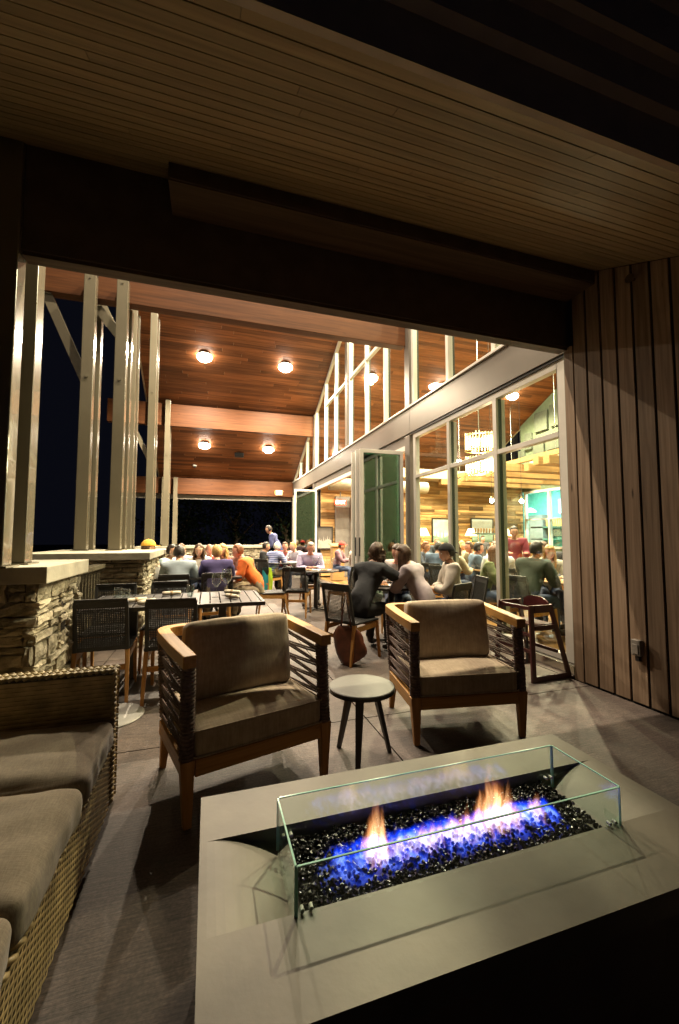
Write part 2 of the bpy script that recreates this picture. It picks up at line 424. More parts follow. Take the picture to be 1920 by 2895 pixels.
# fascia and stepped gutter in profile along x
prof = [(1.234, 2.975), (1.205, 2.975), (1.205, 3.165), (1.17, 3.185), (1.17, 3.33), (1.15, 3.375), (1.12, 3.38), (1.12, 3.555), (1.085, 3.60), (1.065, 3.66), (1.10, 3.675), (1.10, 3.62), (1.234, 3.62)]
mb = MB(); n = len(prof); vs = [(-4, p, q) for p, q in prof] + [(4.2, p, q) for p, q in prof]
mb.add(vs, [(i, (i + 1) % n, n + (i + 1) % n, n + i) for i in range(n)]); mb.build('eave_gutter', M_fascia, soff)
mb = MB().box(-.284, 3.204, 2.64, 2.946, 3.545, 3.80); mb.build('ceiling_box', M_header, soff, bevel=.004)
mb = MB().box(-.280, 3.204, 2.645, 2.943, 3.535, 3.545)
mb.build('box_underside', M_dkwood, soff)
mb = MB().box(-1.148, 3.204, 2.95, 3.016, 3.10, 3.98).box(3.205, 3.34, 2.99, 3.011, 3.10, 3.98)
tag(mb.build('header_beam', M_header, bevel=.003), 'black header beam spanning above the opening to the dining patio', 'beam')
mb = MB().box(-1.148, 3.204, 2.955, 3.05, 3.072, 3.099); h2 = mb.build('header_trim', M_dkwood)
h2.parent = bpy.data.objects['header_beam']

# right-hand siding
sw = thing('siding_wall', 'brown vertical board siding wall on the right of the lounge', 'wall')
mb = MB(); pit = .143; y = 2.886
k = 0
while y > -2.2:
    y0 = y - pit + .022; zt = (SZ(min(y, 2.9)) - .004) if y0 > 1.24 else 3.4
    zt0 = (SZ(y0) - .004) if y0 > 1.24 else 3.4
    mb.add([(3.208, y0, .02), (3.24, y0, .02), (3.24, y, .02), (3.208, y, .02), (3.208, y0, zt0), (3.24, y0, zt0), (3.24, y, zt), (3.208, y, zt)], BOXF)
    y -= pit
mb.build('siding_boards', M_siding, sw)
MB().box(3.222, 3.30, -2.2, 2.893, .0, 3.60).build('wall_core', M_groove, sw)
mb = MB().box(3.212, 3.30, 2.905, 3.0, .01, 3.098); mb.build('corner_board', M_siding, sw)
mb = MB().box(3.30, 11.8, 3.012, 3.085, 0.01, 3.9); mb.box(3.42, 11.8, 3.03, 3.085, 3.9, 10.6)
mb.build('return_wall', M_green, sw)
mb = MB().box(3.285, 3.355, 3.002, 3.010, .01, 3.098); mb.build('jamb_trim', M_siding, sw)
# outlet + wall lamp body
o = thing('wall_outlet', 'grey weatherproof outlet box low on the siding wall', 'outlet', (3.208, 2.39, .445))
MB().box(-.042, -.001, -.036, .036, -.06, .062).build('cover', M_conc, o, bevel=.006)
MB().box(-.05, -.043, -.024, .024, -.045, .03).build('flap', M_conc, o, bevel=.003)
MB().box(-.03, -.001, -.014, .014, -.10, -.061).build('conduit', M_dark, o)
o = thing('sprinkler_head', 'small chrome sprinkler head high on the siding wall', 'sprinkler', (3.208, 2.30, 3.36))
MB().tube([(0, 0, 0), (-.05, 0, 0)], .012).build('pipe', M_metal, o, smooth=True)
MB().tube([(-.05, 0, 0), (-.056, 0, 0)], .035, 14).build('deflector', M_metal, o)

# ------------------------------------------------------------ glazed wall x = 3.40
def pane(x, y0, y1, z0, z1, parent, m=None, z1b=None):
    mb = MB(); z1b = z1 if z1b is None else z1b
    mb.add([(x - .004, y0, z0), (x + .004, y0, z0), (x + .004, y1, z0), (x - .004, y1, z0), (x - .004, y0, z1), (x + .004, y0, z1), (x + .004, y1, z1b), (x - .004, y1, z1b)], BOXF)
    return mb.build('glass_pane', m or M_clear, parent)
gw = thing('window_wall', 'tall white framed glass wall in six panes beside the siding', 'window', (0, 0, 0))
mb = MB()
X0, X1 = 3.36, 3.44
mb.box(X0, X1, 3.10, 3.235, .09, 3.10); mb.box(X0, X1, 6.255, 6.335, .09, 3.10)
mb.box(X0, X1, 3.235, 6.255, 3.02, 3.10); mb.box(X0, X1, 3.235, 6.255, .09, .15)
mb.build('frame', M_white, gw, bevel=.004)
MB().box(3.30, 3.46, 3.09, 6.335, .005, .088).build('sill', M_metal, gw, bevel=.004)
ysm = [3.235, 4.20, 5.24, 6.255]
for ym in ysm[1:3]:
    MB().box(X0 - .003, X0 + .03, ym - .032, ym + .032, .151, 3.019).box(X0 + .03, X1, ym - .026, ym + .026, .151, 3.019, 1).box(X1, X1 + .05, ym - .032, ym + .032, .151, 3.019).build('mullion', [M_white, M_gasket], gw)
for i in range(3):
    a = ysm[i] + (.034 if i else .001); b = ysm[i + 1] - (.034 if i < 2 else .001)
    MB().box(X0, X1, a, b, 2.32, 2.375).build('transom', M_white, gw, bevel=.003)
    pane(3.40, a, b, .151, 2.319, gw); pane(3.40, a, b, 2.376, 3.019, gw)

st = thing('steel_spandrel', 'long taupe metal spandrel beam between lower glass and clerestory', 'beam')
for i, (a, b) in enumerate(((3.09, 6.395), (6.40, 13.33), (13.335, 17.05))):
    MB().box(3.33, 3.48, a, b, 3.135, 3.575).build('panel', M_band, st, bevel=.003)
MB().box(3.345, 3.47, 3.09, 6.395, 3.101, 3.134).build('shadow_gap', M_dark, st)
MB().box(3.30, 3.50, 3.09, 17.05, 3.576, 3.61).build('sill', M_white, st, bevel=.003)
for y, zt in ((6.47, 9.0), (9.87, 7.2), (13.33, 5.45), (16.95, 3.66)):
    cl = thing('wall_column', {6.47: 'tall taupe steel column beside the nearest folding doors', 9.87: 'steel column above the spandrel in the middle of the clerestory', 13.33: 'steel column beyond the far folded door panel', 16.95: 'farthest steel column where the glass wall ends'}[y], 'column', group='columns of the glass wall')
    cl.location = (0, 0, 0)
    if y == 9.87: MB().box(3.32, 3.49, y - .09, y + .09, 3.612, zt - .03).build('shaft', M_band, cl, bevel=.004)
    else:
        MB().box(3.325, 3.49, y - .07, y + .11, .005, 3.10).build('lower_shaft', M_band, cl, bevel=.004)
        MB().box(3.32, 3.49, y - .09, y + .09, 3.612, min(zt, CEIL(y + .1) - .01)).build('shaft', M_band, cl, bevel=.004)

# clerestory bays: mullion posts, transom at 5.35, raking head
def clerestory(y0, y1, ms, label):
    t = thing('clerestory_window', label, 'window', group='clerestory windows above the spandrel')
    xs0, xs1 = 3.36, 3.44
    def zc(y): return CEIL(y) - .02
    for y in [y0 + .04] + ms + [y1 - .04]:
        mb = MB(); a, b = y - .035, y + .035
        mb.add([(xs0, a, 3.612), (xs1, a, 3.612), (xs1, b, 3.612), (xs0, b, 3.612), (xs0, a, zc(a) - .01), (xs1, a, zc(a) - .01), (xs1, b, zc(b) - .01), (xs0, b, zc(b) - .01)], BOXF)
        mb.build('mullion', M_white, t)
        MB().box(xs1 + .001, xs1 + .04, y - .028, y + .028, 3.612, zc(b) - .03).build('gasket', M_gasket, t)
    edges = [y0 + .076] + sum([[m - .036, m + .036] for m in ms], []) + [y1 - .076]
    for i in range(0, len(edges), 2):
        a, b = edges[i], edges[i + 1]
        mb = MB(); mb.add([(xs0, a, zc(a) - .09), (xs1, a, zc(a) - .09), (xs1, b, zc(b) - .09), (xs0, b, zc(b) - .09), (xs0, a, zc(a)), (xs1, a, zc(a)), (xs1, b, zc(b)), (xs0, b, zc(b))], BOXF)
        mb.build('head', M_white, t)
        tz = 5.35
        if zc(b) > tz + .3:
            MB().box(xs0, xs1, a, b, tz, tz + .075).build('transom', M_white, t)
            pane(3.40, a, b, 3.612, tz, t); pane(3.40, a, b, tz + .076, zc(a) - .091, t, z1b=zc(b) - .091)
        else: pane(3.40, a, b, 3.612, zc(a) - .091, t, z1b=zc(b) - .091)
clerestory(3.12, 6.38, [4.20, 5.24], 'nearest clerestory window bay above the tall glass wall')
clerestory(6.56, 9.78, [7.55, 8.60], 'second clerestory window bay above the nearest folding doors')
clerestory(9.96, 13.24, [11.0, 12.05], 'third clerestory window bay with raking top')
clerestory(13.42, 16.9, [14.58, 15.7], 'lowest and farthest clerestory window bay')

# folding doors
dh = thing('door_head', 'white track frame over the wide folding door opening', 'frame')
MB().box(3.35, 3.46, 6.585, 13.25, 2.86, 2.95).build('track', M_white, dh, bevel=.003)
MB().box(3.37, 3.44, 6.585, 13.25, 2.951, 3.13).build('head_panel', M_band, dh)
MB().box(3.35, 3.45, 6.585, 13.25, .004, .012).build('floor_track', M_metal, dh)
def door_panel(y, x0, x1, label, lock=False):
    t = thing('folding_door_panel', label, 'door', (x0, y, 0), 0, 'folding door panels')
    w = x1 - x0; z0, z1 = .03, 2.84; f = .062
    mb = MB().box(0, f, -.025, .025, z0, z1).box(w - f, w, -.025, .025, z0, z1).box(f, w - f, -.025, .025, z0, z0 + f).box(f, w - f, -.025, .025, z1 - f, z1)
    mb.build('frame', M_white, t, bevel=.003)
    MB().box(f, w - f, -.005, .005, z0 + f, z1 - f).build('glass_pane', M_tint, t)
    if lock: MB().box(-.014, -.001, -.02, .02, .98, 1.3).build('handle', M_dark, t, bevel=.003)
door_panel(6.62, 2.475, 3.30, 'frontmost green glass folding door panel of the near stack', True)
door_panel(6.73, 2.44, 3.28, 'second folding door panel tight behind the frontmost one', True)
door_panel(6.84, 2.475, 3.30, 'third folding door panel of the near stack')
door_panel(6.95, 2.44, 3.28, 'hindmost folding door panel of the near stack')
door_panel(12.85, 2.58, 3.32, 'single far folding door panel with green glass')

# ------------------------------------------------------------ timber beams
def beam(y0, y1, z0, z1, x0, x1, label, name='timber_beam'):
    t = thing(name, label, 'beam', group='timber beams under the porch ceiling')
    MB().box(x0, x1, y0, y1, z0, z1).build('beam_body', M_beam, t, bevel=.008)
    mb = MB()
    for px in (-1.65, -1.24):
        if x0 < px: mb.box(px - .06, px + .06, y0 - .004, y0 - .001, z0 + .08, z1 - .08)
    mb.build('steel_plate', M_dark, t)
beam(6.505, 6.68, 4.74, 5.42, -2.9, 3.318, 'nearest orange timber beam crossing above the patio')
beam(9.80, 9.96, 6.46, 7.10, -2.9, 3.318, 'high thin timber beam seen just behind the nearest one')
beam(13.30, 13.48, 4.70, 5.38, -2.9, 3.318, 'middle timber beam between the two rows of ceiling lamps')
beam(16.85, 17.03, 2.98, 3.60, -2.9, 3.318, 'farthest timber beam closing the porch above the dark opening')
mb = MB().box(-2.9, 3.3, 17.04, 17.12, 2.80, 2.975); tag(mb.build('steel_lintel', M_band), 'dull steel lintel below the farthest timber beam', 'beam')

# ------------------------------------------------------------ steel posts
def post(x, y0, y1, z0, z1, label, w_=.155, bolts=True, grp='steel posts of the porch'):
    t = thing('steel_post', label, 'post', (x, (y0 + y1) / 2, z0), 0, grp)
    d = (y1 - y0) / 2; h = z1 - z0
    MB().box(-w_ / 2, w_ / 2, -d, d, .012, h).build('shaft', M_steel, t, bevel=.008)
    MB().box(-w_ / 2 - .03, w_ / 2 + .03, -d - .03, d + .03, 0, .0115).build('base_plate', M_steel, t)
    if bolts:
        MB().tube([(0, -d - .001, h * .62), (0, -d - .018, h * .62)], .02, 8).build('bolt', M_steel, t)
        MB().tube([(0, -d - .001, h - .06), (0, -d - .01, h - .06)], .012, 8).build('bolt', M_steel, t)
    return t
# tower 1 (near pier)
post(-1.23, 2.912, 3.035, 1.12, 3.86, 'nearest dark steel post with one lit side on the near pier', bolts=False)
post(-1.23, 3.22, 3.35, 1.12, 3.40, 'second steel post on the near pier just behind the first', bolts=False)
post(-1.63, 2.912, 3.035, 1.12, 3.86, 'outer front steel post at the left edge', bolts=False)
post(-1.63, 3.22, 3.35, 1.12, 3.40, 'outer rear steel post at the left edge', bolts=False)
nm = {0: 'middle', 1: 'far', 2: 'farthest'}
for ti, (yf, zt) in enumerate(((6.34, 5.0), (9.66, 6.6), (13.14, 5.45), (16.7, 3.6))):
    for x in (-1.65, -1.24):
        side = 'outer' if x < -1.4 else 'inner'
        wh = ['second pier', 'third pier', 'fourth pier', 'last pier'][ti]
        g = thing  # label words below single out the pier, the side and front/back
        post(x, yf, yf + .12, 1.12 if ti < 1 else 1.04, zt, f'{side} front beige steel post on the {wh} from the camera', w_=.15)
        post(x, yf + .36, yf + .48, 1.12 if ti < 1 else 1.04, zt - .25, f'{side} rear beige steel post on the {wh} from the camera', w_=.15, bolts=False)
# knee braces
for x0, z0, x1, z1, y, lb in ((-1.73, 3.55, -2.24, 4.73, 6.58, 'slanting steel brace outside the second pier posts'), (-1.3, 4.25, -1.62, 4.66, 6.585, 'short steel brace between the second pier posts'),
                              (-1.73, 5.2, -2.3, 6.4, 9.88, 'slanting steel brace outside the third pier posts'), (-1.73, 3.6, -2.24, 4.68, 13.38, 'slanting steel brace outside the fourth pier posts')):
    t = thing('knee_brace', lb, 'brace', group='slanting steel braces')
    MB().bar((x0, y, z0), (x1, y, z1), .05, .13, up=(1, 0, 0)).build('brace_arm', M_steel, t, bevel=.003)
    MB().box(x1 - .07, x1 + .07, y - .05, y + .05, z1 - .01, z1 + .003).build('end_plate', M_steel, t)

# ------------------------------------------------------------ stone piers
def stone_pier(x0, x1, y0, y1, h, cx0, cx1, cy0, cy1, ct, label, seed=1, name='stone_pier', box=None):
    rnd = random.Random(seed)
    t = thing(name, label, 'pier', ((x0 + x1) / 2, (y0 + y1) / 2, 0), 0, 'stone piers along the patio edge')
    ox, oy = (x0 + x1) / 2, (y0 + y1) / 2
    mb = MB().box(x0 + .05 - ox, x1 - .05 - ox, y0 + .05 - oy, y1 - .05 - oy, 0, h - ct - .002, 1)
    z = 0.0
    while z < h - ct - .012:
        ch = rnd.choice((.035, .05, .065, .09, .12)); ch = min(ch, h - ct - .004 - z)
        for face in range(4):
            L0, L1 = ((x0, x1) if face < 2 else (y0, y1)); u = L0
            while u < L1 - .005:
                lw = min(rnd.uniform(.07, .34) * (.7 if ch > .1 else 1), L1 - u)
                if L1 - u - lw < .05: lw = L1 - u
                hh = ch
                parts = [(z, z + hh)]
                if ch > .085 and rnd.random() < .6:
                    s_ = rnd.uniform(.4, .6) * ch; parts = [(z, z + s_), (z + s_, z + ch)]
                for za, zb in parts:
                    pr = rnd.uniform(-.004, .034); g = .004
                    a, b = u + g, u + lw - g
                    # rough block: front face split into a jittered grid
                    nu, nv = 4, 3; vs = []; 
                    for j in range(nv + 1):
                        for i in range(nu + 1):
                            fu, fv = i / nu, j / nv
                            edge = (i in (0, nu)) or (j in (0, nv))
                            d = pr + (rnd.uniform(-.016, -.004) if edge else rnd.uniform(-.006, .012))
                            uu = a + (b - a) * fu + (rnd.uniform(-.008, .008)); vv = za + g * .8 + (zb - za - g * 1.6) * fv + (rnd.uniform(-.005, .005))
                            vs.append((uu, vv, d))
                    for j, i in [(0, k) for k in range(nu + 1)] + [(nv, k) for k in range(nu, -1, -1)]: pass
                    nb = len(vs)
                    ring = [i for i in range(nu + 1)] + [(j + 1) * (nu + 1) - 1 for j in range(1, nv + 1)] + [nv * (nu + 1) + i for i in range(nu - 1, -1, -1)] + [j * (nu + 1) for j in range(nv - 1, 0, -1)]
                    vs += [(vs[i][0], vs[i][1], -.06) for i in ring]
                    fs = [(j * (nu + 1) + i, j * (nu + 1) + i + 1, (j + 1) * (nu + 1) + i + 1, (j + 1) * (nu + 1) + i) for j in range(nv) for i in range(nu)]
                    m_ = len(ring); fs += [(ring[i], ring[(i + 1) % m_], nb + (i + 1) % m_, nb + i) for i in range(m_)]
                    def tr(p):
                        uu, vv, d = p
                        if face == 0: q = (uu, y0 - d, vv)
                        elif face == 1: q = (uu, y1 + d, vv)
                        elif face == 2: q = (x0 - d, uu, vv)
                        else: q = (x1 + d, uu, vv)
                        return (q[0] - ox, q[1] - oy, q[2])
                    mb.add([tr(p) for p in vs], fs, 0)
                u += lw
        z += ch
    mb.build('stonework', [M_stone, M_groove], t)
    mc = MB().box(cx0 - ox, cx1 - ox, cy0 - oy, cy1 - oy, h - ct, h); mc.build('cap_slab', M_cap, t, bevel=.006)
    if box:
        MB().box(*box).build('junction_box', M_metal, t, bevel=.002)
    return t
stone_pier(-1.78, -1.01, 2.99 + .04, 3.88, 1.12, -1.86, -.945, 2.975, 3.90, .105, 'nearest ledge stone pier behind the sofa with a broad cap', 3,
           box=(.372, .40, -.02, .085, .63, .84))
stone_pier(-1.95, -.735, 5.42, 6.86, 1.12, -2.03, -.66, 5.35, 6.95, .085, 'second ledge stone pier with the wide pale cap', 5)
stone_pier(-1.95, -.90, 9.5, 10.35, 1.04, -2.0, -.84, 9.42, 10.42, .09, 'third stone pier seen behind the large group', 8)
stone_pier(-1.95, -.90, 12.95, 13.8, 1.04, -2.0, -.84, 12.9, 13.85, .09, 'fourth stone pier near the end of the porch', 9)
stone_pier(-1.0, 1.95, 14.2, 14.55, 1.04, -1.0, 2.0, 14.12, 14.62, .09, 'low stone wall across the far end of the patio', 11, name='stone_wall')
# railing between the piers
def railing(y0, y1, label, x=-1.17):
    t = thing('railing', label, 'railing', (x, y0, 0), 0, 'railings between the stone piers'); L_ = y1 - y0
    MB().box(-.055, .055, 0, L_, .955, 1.0).build('top_rail', M_steel, t, bevel=.004)
    MB().box(-.02, .02, 0, L_, .08, .12).build('bottom_rail', M_steel, t)
    n = int(L_ / .105)
    for k in range(n): MB().box(-.012, .012, (k + .5) * L_ / n - .012, (k + .5) * L_ / n + .012, .121, .954).build('baluster', M_steel, t)
railing(4.0, 5.30, 'beige metal railing right behind the nearest stone pier')
railing(7.0, 9.38, 'metal railing between second and third stone pier')

# ------------------------------------------------------------ ceiling lamps
def lamp(x, y, label, grp, power, visible=True):
    z = CEIL(y)
    t = thing('ceiling_lamp', label, 'lamp', (x, y, z), 0, grp)
    MB().lathe([(.15, 0), (.168, -.012), (.168, -.035), (.14, -.04)], (0, 0, .02), 28).build('trim_ring', M_white, t, smooth=True)
    MB().lathe([(.0, 0), (.14, 0), (.20, -.04), (.19, -.10), (.12, -.16), (.001, -.18)], (0, 0, -.02), 24).build('bulb', M_lampw, t, smooth=True)  # glowing bulb made larger than a real one to include the lamp's bloom
    s = spot('lamp_light', (0, 0, -.24), power, t, color=(1, .83, .60) if x < 3.4 else (1, .84, .54))
    return t
wd = {4.75: 'nearest row', 8.2: 'second row', 11.65: 'upper visible row', 15.1: 'lower visible row'}
for x, xs_ in ((-.2, 'left'), (2.05, 'right')):
    for y in (4.75, 8.2, 11.65, 15.1):
        lamp(x, y, f'glowing {xs_} hand ceiling lamp in the {wd[y]} over the patio', 'porch ceiling lamps', P_OUT * {4.75: 1.5, 8.2: .40, 11.65: 1.35, 15.1: 1.0}[y])
for x, xs_ in ((4.75, 'first line behind the glass'), (7.3, 'middle line of the dining room'), (10.1, 'line near the back wall')):
    for y in (4.75, 8.2, 11.65, 15.1):
        lamp(x, y, f'glowing indoor ceiling lamp, {wd[y]}, {xs_}', 'dining room ceiling lamps', P_IN)
# small fittings on the ceiling
o = thing('ceiling_speaker', 'small black speaker between the lower pair of lamps', 'speaker', (1.02, 15.45, CEIL(15.45)))
MB().box(-.16, .16, -.09, .09, -.19, -.02).build('housing', M_dark, o, bevel=.02)
MB().bar((0, 0, -.02), (0, 0, .01), .04).build('bracket', M_dark, o)
o = thing('dome_camera', 'white dome security camera under the ceiling near the far beam', 'camera', (-.55, 16.3, CEIL(16.3)))
MB().lathe([(.07, 0), (.075, -.03), (.06, -.05)], (0, 0, .01), 16).build('mount', M_white, o, smooth=True)
MB().sphere((0, 0, -.05), (.055, .055, .05), 12, 8).build('dome', M_dark, o, smooth=True)
def exit_sign(loc, rz, label, bodym, letm, lit, w=.30, h=.17):
    t = thing('exit_sign', label, 'sign', loc, rz)
    MB().box(-w / 2, w / 2, -.02, .03, -h / 2, h / 2).build('housing', bodym, t, bevel=.006)
    text_mesh('EXIT', 'lettering', letm, t, (0, -.023, -.005), (R(90), 0, 0), h * .95)
    return t
exit_sign((2.73, 16.80, 3.14), 0, 'small cream exit sign on the farthest timber beam', plain('cream sign', (.8, .7, .5), .5), emit('orange letters', (.9, .25, .05), 1), False, .27, .20)

# ------------------------------------------------------------ INTERIOR
it = thing('plank_wall', 'wall of reclaimed wood planks at the back of the dining room', 'wall')
mb = MB(); z = .05
while z < 3.3:
    h = random.choice((.09, .12, .15, .15))
    x = 3.5 + random.uniform(-.8, 0)
    while x < 11.6:
        l = random.uniform(.5, 1.9); a = max(3.5, x); b = min(11.6, x + l)
        if b > a + .02 and not (4.05 < a < 6.2 and b < 6.9 and z > 9):
            d = random.uniform(0, .025); mb.box(a + .002, b - .002, 13.0 - d, 13.06, z + .002, min(3.3, z + h) - .002)
        x += l
    z += h
mb.build('planks', M_plank, it)
MB().box(3.5, 11.7, 13.065, 13.15, 0, 3.3).build('wall_core', M_groove, it)
t = thing('service_door_recess', 'dark grey wall panel beside the taupe column seen through the folding doors', 'wall')
MB().box(3.97, 4.48, 12.9, 12.97, .01, 2.66).build('dark_panel', M_grey, t)
MB().box(4.485, 5.1, 12.78, 12.97, .01, 2.62).build('taupe_column', M_taupe, t)
MB().box(4.78, 5.0, 12.755, 12.779, 1.2, 2.0).build('notice_board', M_white, t)
t = thing('bulkhead', 'cream painted bulkhead above the plank wall', 'ceiling'); MB().box(3.5, 11.6, 12.3, 13.3, 3.31, 3.62).build('bulkhead_box', M_cream, t, bevel=.01)
t = thing('air_duct', 'round cream air duct crossing behind the open doors', 'duct')
MB().tube([(3.52, 12.1, 2.95), (6.9, 12.1, 2.95)], .19, 24).build('pipe', M_cream, t, smooth=True)
MB().box(4.4, 4.95, 11.89, 11.93, 2.88, 3.02).build('grille', M_conc, t)
ex = exit_sign((3.98, 12.4, 2.42), 0, 'red lit exit sign hanging inside the dining room', emit('red sign glow', (1, .08, .04), 4), emit('white sign letters', (1, .8, .7), 8), True, .36, .17)
MB().bar((0, .005, .085), (0, .005, .34), .03).build('hanger', M_conc, ex)
# far side wall x=11.6: window band, cream header, upper wall with felt panels
t = thing('far_side_wall', 'sage green side wall with felt panels and cream ledge', 'wall')
mb = MB()
mb.add([(11.6, 3.1, 3.9), (11.75, 3.1, 3.9), (11.75, 13.0, 3.9), (11.6, 13.0, 3.9), (11.6, 3.1, CEIL(3.1) - .02), (11.75, 3.1, CEIL(3.1) - .02), (11.75, 13.0, CEIL(13) - .02), (11.6, 13.0, CEIL(13) - .02)], BOXF)
mb.box(11.6, 11.75, 3.1, 13.0, 3.05, 3.9)
mb.box(11.6, 11.75, 3.1, 9.4, 0, 3.05); mb.box(11.6, 11.75, 9.4, 12.9, 0, .9)
mb.build('upper_wall', M_green, t)
MB().box(11.35, 11.598, 3.1, 12.28, 3.95, 4.12).build('cream_ledge', M_cream, t)
pn = [(11.88, 5.55, .58, .72), (11.18, 5.62, .55, .80), (11.3, 4.98, .9, .26), (12.52, 4.95, .34, .62), (12.02, 4.62, .50, .50), (11.36, 4.60, .60, .36), (12.9, 4.5, .30, .34), (10.4, 5.7, .7, .7), (10.5, 4.8, .6, .6)]
for y, z, a, b in pn: MB().box(11.50, 11.597, y - a / 2, y + a / 2, z - b / 2, z + b / 2).build('felt_panel', M_panel, t, bevel=.01)
# kitchen behind the window band
k = thing('kitchen_window', 'wide kitchen window with metal frames and bright teal room behind', 'window')
mb = MB()
for y in (9.42, 10.55, 11.7, 12.85): mb.box(11.58, 11.7, y - .04, y + .04, .9, 3.05)
mb.box(11.585, 11.695, 9.46, 12.81, 2.97, 3.05).box(11.585, 11.695, 9.46, 12.81, .9, .98).box(11.585, 11.695, 9.46, 12.81, 1.95, 1.99)
mb.build('frame', M_white, k)
MB().box(11.64, 11.65, 9.46, 12.81, .98, 2.97).build('glass_pane', M_clear, k)
kr = thing('kitchen', 'bright teal kitchen room with shelves behind the window', 'room')
mb = MB().box(14.6, 14.7, 7.5, 16, 0, 3.4).box(11.76, 14.6, 7.5, 7.6, 0, 3.4).box(11.76, 14.6, 15.9, 16, 0, 3.4).box(11.76, 14.7, 7.5, 16, 3.4, 3.5).box(11.76, 14.7, 7.5, 16, -.04, 0)
mb.build('walls', plain('teal tile', (.16, .46, .40), .4), kr)
MB().box(14.0, 14.59, 13.3, 15.2, 1.72, 1.78).box(14.0, 14.59, 13.3, 15.2, 1.2, 1.25).build('shelf', M_metal, kr)
mb = MB()
for q in range(8): mb.box(14.05, 14.4, 13.35 + q * .13, 13.45 + q * .13, 1.79, 2.12)
mb.build('boxes', plain('amber boxes', (.65, .33, .08), .6), kr)
MB().box(14.4, 14.59, 13.3, 14.0, 2.35, 2.95).build('lit_screen', emit('screen', (.65, .85, 1), 3), kr)
MB().box(14.0, 14.5, 14.5, 15.3, .0, 2.3).build('tall_cabinet', M_grey, kr, bevel=.01)
MB().box(13.0, 13.25, 15.75, 15.88, 1.0, 2.0).box(11.9, 13.9, 15.6, 15.88, 2.15, 2.2).build('side_shelf', M_metal, kr)
MB().box(12.8, 13.1, 10.5, 15, 3.33, 3.39).build('strip_light', emit('cool strip', (.8, 1, .95), 130), kr)
MB().lathe([(.05, 0), (.22, -.15), (.2, -.16)], (13.2, 14.3, 2.55), 16).build('heat_lamp', emit('cool lamp', (.85, 1, .95), 12), kr)
# timber joist canopy with stepped ends
t = thing('joist_canopy', 'canopy of pale timber joists with sawn ends above the bar', 'canopy')
for i in range(10):
    y = 7.7 + i * .52; z = 3.05 + (i % 2) * .07
    MB().box(7.6 + (i % 3) * .18, 11.34, y - .09, y + .09, z, z + .2).build('joist', M_joist, t, bevel=.006)
mb = MB().box(8.2, 8.32, 7.3, 12.28, 3.375, 3.5).box(10.4, 10.52, 7.3, 12.28, 3.375, 3.5); mb.build('cross_beam', M_joist, t)
mb = MB()
for x in (8.26, 10.46):
    for y in (7.5, 10.2, 12.2): mb.tube([(x, y, 3.5), (x, y, CEIL(y) - .01)], .012, 6)
mb.build('hanger_rod', M_metal, t)
# chandelier: two tiers of glass rods with bulbs
ch = thing('chandelier', 'two tier round brass and glass chandelier hanging inside the window wall', 'chandelier', (5.95, 8.0, 0))
MB().tube([(0, 0, 3.75), (0, 0, CEIL(8) - .01)], .012, 8).build('stem', M_metal, ch)
M_brass = plain('brass', (.75, .52, .2), .25, metal=1); M_rod = emit('glowing glass rod', (1, .82, .45), 1.6)
for z in (3.32, 2.78):
    mb = MB()
    for zz in (z + .34, z, ):
        pts = [(.31 * math.cos(a), .31 * math.sin(a), zz) for a in np.linspace(0, 2 * math.pi, 33)]; mb.tube(pts, .012, 6, cap=False)
    for a in range(3): mb.bar((0, 0, z + .34), (.31 * math.cos(a * 2.09), .31 * math.sin(a * 2.09), z + .34), .012)
    mb.build('ring', M_brass, ch)
    mb = MB()
    for q in range(26):
        a = 2 * math.pi * q / 26; mb.tube([(.30 * math.cos(a), .30 * math.sin(a), z + random.uniform(.0, .08)), (.30 * math.cos(a), .30 * math.sin(a), z + .36 + random.uniform(0, .05))], .012, 5)
    mb.build('glass_rods', M_rod, ch)
    for a in range(5): MB().sphere((.13 * math.cos(a * 1.257), .13 * math.sin(a * 1.257), z + .18), (.045, .045, .06), 10, 6).build('bulb', M_lampw, ch, smooth=True)
    point('chandelier_light', (0, 0, z + .18), 160, ch, r=.2, color=(1, .8, .45))
MB().tube([(0, 0, 2.80), (0, 0, 3.75)], .014, 8).build('core_rod', M_brass, ch)
# small pendants
for i, (x, y, z) in enumerate(((6.27, 8.0, 2.16), (7.12, 8.0, 2.17), (4.45, 9.6, 3.3))):
    t = thing('pendant_lamp', ['small glowing pendant lamp left of the kitchen window', 'small glowing pendant lamp at the corner of the kitchen window', 'small pendant lamp high behind the first window pane'][i], 'lamp', (x, y, z), 0, 'small indoor pendant lamps')
    MB().tube([(0, 0, .1), (0, 0, CEIL(y) - z - .01)], .004, 6).build('cord', M_dark, t)
    MB().lathe([(.02, .1), (.035, .05), (.03, .04)], (0, 0, 0), 12).build('socket', M_brass, t)
    MB().sphere((0, 0, 0), .05, 12, 8).build('bulb', M_lampw, t, smooth=True)
    point('pendant_light', (0, 0, -.07), 50, t, .05)
